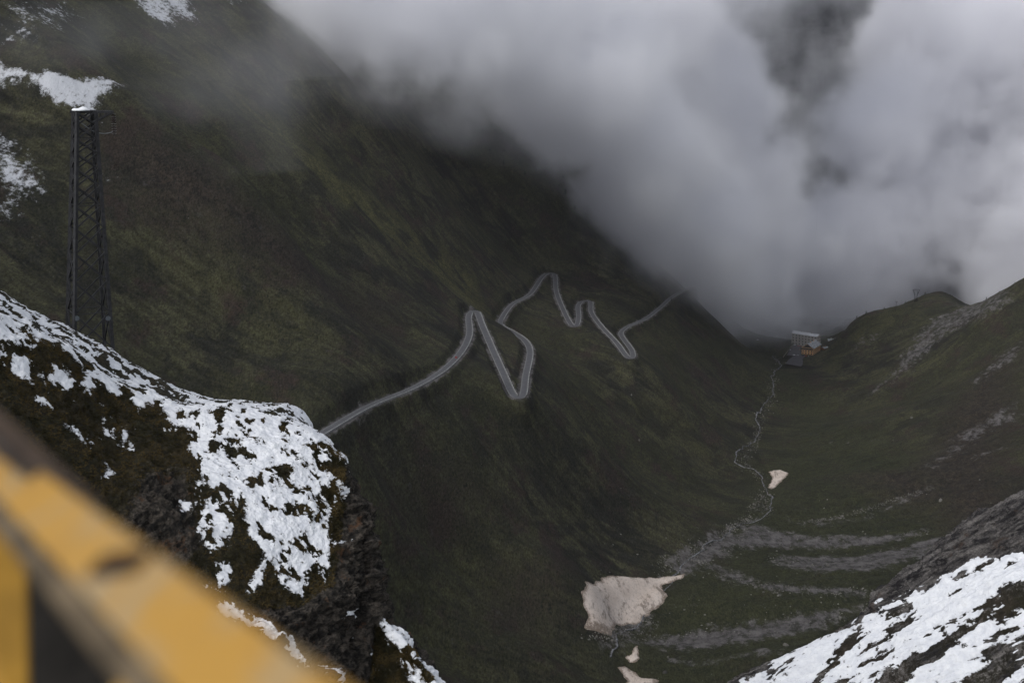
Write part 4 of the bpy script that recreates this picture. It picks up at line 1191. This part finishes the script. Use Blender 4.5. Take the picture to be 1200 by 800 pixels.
for k in range(16):
    u = rng.uniform(735, 850); v = 300 + (u - 735) * 0.75 + rng.normal(0, 8) 
    p = cast([u], [v + 8], 1500, 3300, 500)[0]
    cpts.append((p, 'dark conifer on the left slope above the last ramp', 'conifers near the last ramp', rng.uniform(0.4, 0.8)))
for k, (p, txt, grp, s_) in enumerate(cpts):
    c = conif[k] if k < 3 else copy_tree(conif[k % 3])
    c.location = (p[0], p[1], p[2] - 0.2); c.scale = (s_ * 1.3, s_ * 1.3, s_); c.rotation_euler = (0, 0, rng.uniform(0, 6.28))
    tag(c, txt, 'tree', grp)

# ------------------------------------------------------------------ yellow barrier close to the camera
t = NT('chipped_yellow_paint', 0.5, 0.4)
a1 = t.noise(7, detail=5, rough=0.6, dist=0.6); a2 = t.noise(26, detail=6, rough=0.7, loc=(4, 4, 4))
c = t.mix(t.ramp(a1, 0.46, 0.58), (0.44, 0.235, 0.035), (0.36, 0.25, 0.12))
a3 = t.noise(13, detail=4, rough=0.6, loc=(1, 5, 2))
c = t.mix(t.ramp(a3, 0.56, 0.70, 0, 0.6), c, (0.20, 0.10, 0.035))
c = t.mix(t.ramp(a2, 0.60, 0.70, 0, 0.8), c, (0.16, 0.085, 0.04))
t.color(c); t.bump(a2, 0.002, 0.5)
M_yel = t.m
M_yel2 = simple('yellow_post_paint', (0.36, 0.19, 0.022), 0.55, 0.2, 12)
M_flange = simple('brown_steel', (0.085, 0.055, 0.035), 0.8, 0.4, 14)
M_darkp = simple('dark_panel', (0.016, 0.014, 0.012), 0.9, 0.5, 10)
bar = empty('barrier', tuple(at(100, 760, 1.3)))
tag(bar, 'blurred yellow steel barrier rail in the lower left foreground', 'barrier')
O = np.array(bar.location)
ua, ub = at(-140, 417, 2.6), at(440, 829, 0.78)       # outer (upper) edge
la, lb = at(-140, 432, 2.5), at(240, 853, 0.92)       # inner (lower) edge
_n = np.cross(ub - ua, at(-140, 432, 2.5) - ua)      # both edges in one plane
def on_rail(u, v):
    p = at(u, v, 1.0); return p * (np.dot(ua, _n) / np.dot(p, _n))
lb = on_rail(240, 853)
def L(a, b, t): return a + (b - a) * t
def slabq(name, q0, q1, q2, q3, th_, mat, parent, bev=0.004):
    """prism over the quad q0..q3 (numpy world points) pushed down its normal"""
    nrm = np.cross(q1 - q0, q3 - q0); nrm /= np.linalg.norm(nrm)
    if nrm[2] < 0: nrm = -nrm
    b = bmesh.new()
    T_ = [b.verts.new(tuple(p - O)) for p in (q0, q1, q2, q3)]; B_ = [b.verts.new(tuple(p - nrm * th_ - O)) for p in (q0, q1, q2, q3)]
    b.faces.new(T_); b.faces.new(B_[::-1])
    for i in range(4): b.faces.new([T_[i], T_[(i + 1) % 4], B_[(i + 1) % 4], B_[i]])
    bmesh.ops.recalc_face_normals(b, faces=b.faces)
    bmesh.ops.bevel(b, geom=list(b.edges), offset=bev, segments=2, affect='EDGES', profile=0.5)
    me = bpy.data.meshes.new(name); b.to_mesh(me); b.free()
    return link(name, me, mat, parent), nrm
rail, nrm = slabq('rail', ua, ub, lb, la, 0.03, M_yel, bar)
# slotted bolt hole: a flat dark plate, the hole's shade put into its colour
pc = at(140, 661, 1.22)
# put it on the rail plane
den = np.dot(pc, nrm); tt_ = np.dot(ua, nrm) / den; pc = pc * tt_
dirr = (ub - ua) / np.linalg.norm(ub - ua); dx_ = on_rail(160, 659) - on_rail(120, 663); dx_ /= np.linalg.norm(dx_)
dy_ = np.cross(nrm, dx_); print('rail', ua, ub, la, lb, pc, nrm, np.linalg.norm(ua - la), np.linalg.norm(ub - lb), np.linalg.norm(on_rail(160, 659) - on_rail(120, 663)), np.linalg.norm(on_rail(140, 656) - on_rail(140, 668)))
b = bmesh.new(); ring = []
hl_, hw_ = 0.5 * np.linalg.norm(on_rail(173, 658) - on_rail(107, 667)), 0.5 * np.linalg.norm(on_rail(140, 653) - on_rail(140, 671))
for i in range(24):
    a = i / 24 * 2 * math.pi; cx_ = (hl_ - hw_) * (1 if math.cos(a) > 0 else -1)
    ring.append(pc + dx_ * (cx_ + hw_ * math.cos(a)) + dy_ * hw_ * math.sin(a) + nrm * 0.0015 - O)
vs = [b.verts.new(tuple(p)) for p in ring]; b.faces.new(vs)
vs2 = [b.verts.new(tuple(p - nrm * 0.004)) for p in ring]
for i in range(24): b.faces.new([vs[i], vs2[i], vs2[(i + 1) % 24], vs[(i + 1) % 24]])
me = bpy.data.meshes.new('bolt_slot'); b.to_mesh(me); b.free(); link('bolt_slot', me, simple('slot_shade', (0.03, 0.014, 0.006), 0.9, 0.4, 60), rail)
# brown strip behind the upper edge, widest at the far left
slabq('lower_lip', la, lb, lb + np.array([-0.004, 0.02, -0.022]), la + np.array([0, 0.02, -0.022]), 0.02, simple('brown_lip', (0.13, 0.095, 0.055), 0.8, 0.4, 12), bar, 0.002)  # brown strip below the rail's lower edge, darker than its face
slabq('brown_flange', at(-160, 335, 2.6), at(120, 592, 1.5), L(ua, ub, 0.60), L(ua, ub, 0.0), 0.02, M_flange, bar)
# below the rail: posts and a plain dark sheet filling the gap between them
def down(p, h, back=0.0): return p + np.array([back * 0.2, back, -h])
def post(u0, u1, v0, v1, Y, name, mat, th_):
    slabq(name, at(u0, v0, Y), at(u1, v1, Y), at(u1 + 4, 900, Y - 0.10), at(u0 + 2, 900, Y - 0.10), th_, mat, bar)
post(-60, 30, 560, 640, 1.95, 'post', M_yel2, 0.05)
post(150, 196, 782, 815, 1.36, 'post', M_yel2, 0.05)
post(-120, 260, 470, 830, 2.2, 'panel', M_darkp, 0.01)

# ------------------------------------------------------------------ the air
hm = bpy.data.meshes.new('haze'); bm = bmesh.new()
bmesh.ops.create_cube(bm, size=1, matrix=Matrix.Translation((0, 2950, -20)) @ Matrix.Diagonal((11500, 7500, 1700, 1)))
bm.to_mesh(hm); bm.free()
t = bpy.data.materials.new('haze_air'); t.use_nodes = True; t.node_tree.nodes.clear()
pv = t.node_tree.nodes.new('ShaderNodeVolumePrincipled'); pv.inputs['Color'].default_value = (0.93, 0.94, 1.0, 1); pv.inputs['Density'].default_value = 0.00001
to = t.node_tree.nodes.new('ShaderNodeOutputMaterial'); t.node_tree.links.new(pv.outputs[0], to.inputs['Volume'])
tag(link('haze', hm, t), kind='stuff')

# ------------------------------------------------------------------ cloud: a voxel volume filled by geometry nodes
puffs = [  # photo pixel, distance, half widths (px, px, m), weight
    (400, -60, 2050, 95, 110, 260), (490, -10, 2150, 130, 115, 300), (590, 20, 2300, 150, 120, 300), (690, 80, 2420, 120, 110, 280), (640, 130, 2500, 90, 60, 250),
    (770, 190, 2450, 95, 95, 260), (810, 260, 2520, 100, 80, 250), (740, 20, 2650, 120, 110, 260), (870, 300, 2800, 120, 85, 240), (900, 362, 3020, 90, 44, 190), (960, 332, 3060, 140, 68, 210),
    (1060, 275, 3080, 160, 92, 230), (1180, 255, 3100, 150, 105, 260), (1150, 100, 3250, 140, 140, 280), (1090, 10, 3300, 100, 120, 260), (1250, 0, 3300, 160, 160, 280), (880, 210, 2900, 80, 60, 220), (730, 290, 2640, 26, 24, 120), (660, 215, 2600, 40, 26, 150),
    (850, -90, 2900, 160, 80, 300), (1030, 175, 3100, 60, 80, 200), (820, 110, 2850, 80, 100, 230), (852, 338, 2520, 58, 42, 150), (810, 318, 2560, 45, 32, 120), (1300, 260, 3000, 120, 130, 260), (1150, 325, 3000, 90, 48, 200)]
t = bpy.data.materials.new('cloud_vapour'); t.use_nodes = True
tn_ = t.node_tree.nodes; tn_.clear()
pv = tn_.new('ShaderNodeVolumePrincipled'); pv.inputs['Color'].default_value = (0.984, 0.983, 1.0, 1); pv.inputs['Density'].default_value = 1.0; pv.inputs['Anisotropy'].default_value = 0.0
pv.inputs['Density Attribute'].default_value = 'density'
to = tn_.new('ShaderNodeOutputMaterial'); t.node_tree.links.new(pv.outputs[0], to.inputs['Volume'])
M_vapour = t
def make_cloud(name, puffs, VOX, dmax, dveil, wob=260.0, s1=210.0, s2=75.0, pad=150.0):
    gt = bpy.data.node_groups.new('cloud_voxels', 'GeometryNodeTree')
    gt.interface.new_socket('Geometry', in_out='INPUT', socket_type='NodeSocketGeometry')
    gt.interface.new_socket('Geometry', in_out='OUTPUT', socket_type='NodeSocketGeometry')
    gn, gl = gt.nodes, gt.links
    def gmath(op, a, b=0.0, c=None, clamp=False):
        n = gn.new('ShaderNodeMath'); n.operation = op; n.use_clamp = clamp
        for i, x in enumerate((a, b) if c is None else (a, b, c)):
            if isinstance(x, (int, float)): n.inputs[i].default_value = float(x)
            else: gl.new(x, n.inputs[i])
        return n.outputs[0]
    def gvec(op, a, b):
        n = gn.new('ShaderNodeVectorMath'); n.operation = op
        for i, x in enumerate((a, b)):
            if isinstance(x, tuple): n.inputs[i].default_value = x
            else: gl.new(x, n.inputs[i])
        return n
    pos = gn.new('GeometryNodeInputPosition').outputs[0]
    def gnoise(scale, detail, rough=0.55, off=(0, 0, 0), src=None):
        o_ = gvec('ADD', src or pos, off).outputs[0]
        n = gn.new('ShaderNodeTexNoise'); n.inputs['Scale'].default_value = scale; n.inputs['Detail'].default_value = detail; n.inputs['Roughness'].default_value = rough
        gl.new(o_, n.inputs['Vector']); return n
    wob_ = gnoise(1 / (2 * s1), 2)
    w3 = gvec('MULTIPLY', gvec('SUBTRACT', wob_.outputs['Color'], (0.5, 0.5, 0.5)).outputs[0], (wob, wob, wob * 0.77)).outputs[0]
    pw = gvec('ADD', pos, w3).outputs[0]
    F_ = None
    lo = np.array([1e9] * 3); hi = -lo
    for (u, v, Y, ru, rv, rY) in puffs:
        c = at(u, v, Y); rx = ru / FPX * Y; rz = rv / FPX * Y
        lo = np.minimum(lo, c - [rx + pad, rY + pad, rz + pad * 0.8]); hi = np.maximum(hi, c + [rx + pad, rY + pad, rz + pad * 0.8])
        q = gvec('DIVIDE', gvec('SUBTRACT', pw, tuple(float(x) for x in c)).outputs[0], (float(rx), float(rY), float(rz)))
        ln = gvec('LENGTH', q.outputs[0], (0, 0, 0)).outputs['Value']
        f = gmath('SUBTRACT', 1.0, ln)
        F_ = f if F_ is None else gmath('SMOOTH_MAX', F_, f, 0.22)
    n1 = gnoise(1 / s1, 6, 0.6, (40, 10, 3)).outputs['Fac']
    n2 = gnoise(1 / s2, 4, 0.62, (4, 1, 33)).outputs['Fac']
    F2 = gmath('ADD', F_, gmath('ADD', gmath('MULTIPLY', gmath('SUBTRACT', n1, 0.48), 2.3), gmath('MULTIPLY', gmath('SUBTRACT', n2, 0.5), 1.15)))
    body = gmath('MULTIPLY', F2, 2.6, clamp=True)
    body = gmath('MULTIPLY', gmath('MULTIPLY', body, body), dmax)
    # thin veils drifting off the edge
    halo = gmath('MULTIPLY', gmath('ADD', F_, 0.6), 1.6, clamp=True)
    veil = gmath('MULTIPLY', gmath('MULTIPLY', gmath('SUBTRACT', n1, 0.46), 8.0, clamp=True), halo)
    dens = gmath('ADD', body, gmath('MULTIPLY', veil, dveil))
    vc = gn.new('GeometryNodeVolumeCube')
    gl.new(dens, vc.inputs['Density'])
    vc.inputs['Min'].default_value = tuple(float(x) for x in lo); vc.inputs['Max'].default_value = tuple(float(x) for x in hi)
    for k, a in enumerate(('Resolution X', 'Resolution Y', 'Resolution Z')): vc.inputs[a].default_value = int((hi[k] - lo[k]) / VOX)
    print('cloud box', lo, hi, [int((hi[k] - lo[k]) / VOX) for k in range(3)])
    sm_ = gn.new('GeometryNodeSetMaterial'); sm_.inputs['Material'].default_value = M_vapour
    go_ = gn.new('NodeGroupOutput')
    gl.new(vc.outputs[0], sm_.inputs['Geometry']); gl.new(sm_.outputs[0], go_.inputs[0])
    cm = bpy.data.meshes.new(name); cm.materials.append(M_vapour)
    cloud = link(name, cm); cloud.modifiers.new('voxels', 'NODES').node_group = gt
    tag(cloud, kind='stuff')
make_cloud('cloud', puffs, 9.0, 0.017, 0.0042)
# a thin veil drifting across the upper left slope, in front of it
make_cloud('mist', [(250, 95, 1130, 120, 70, 60), (160, 40, 1150, 110, 50, 60), (300, 180, 1120, 60, 60, 50), (60, 30, 1080, 90, 45, 50), (350, 60, 1350, 80, 80, 90)], 8.0, 0.0006, 0.0005, 90.0, 120.0, 45.0, 130.0)
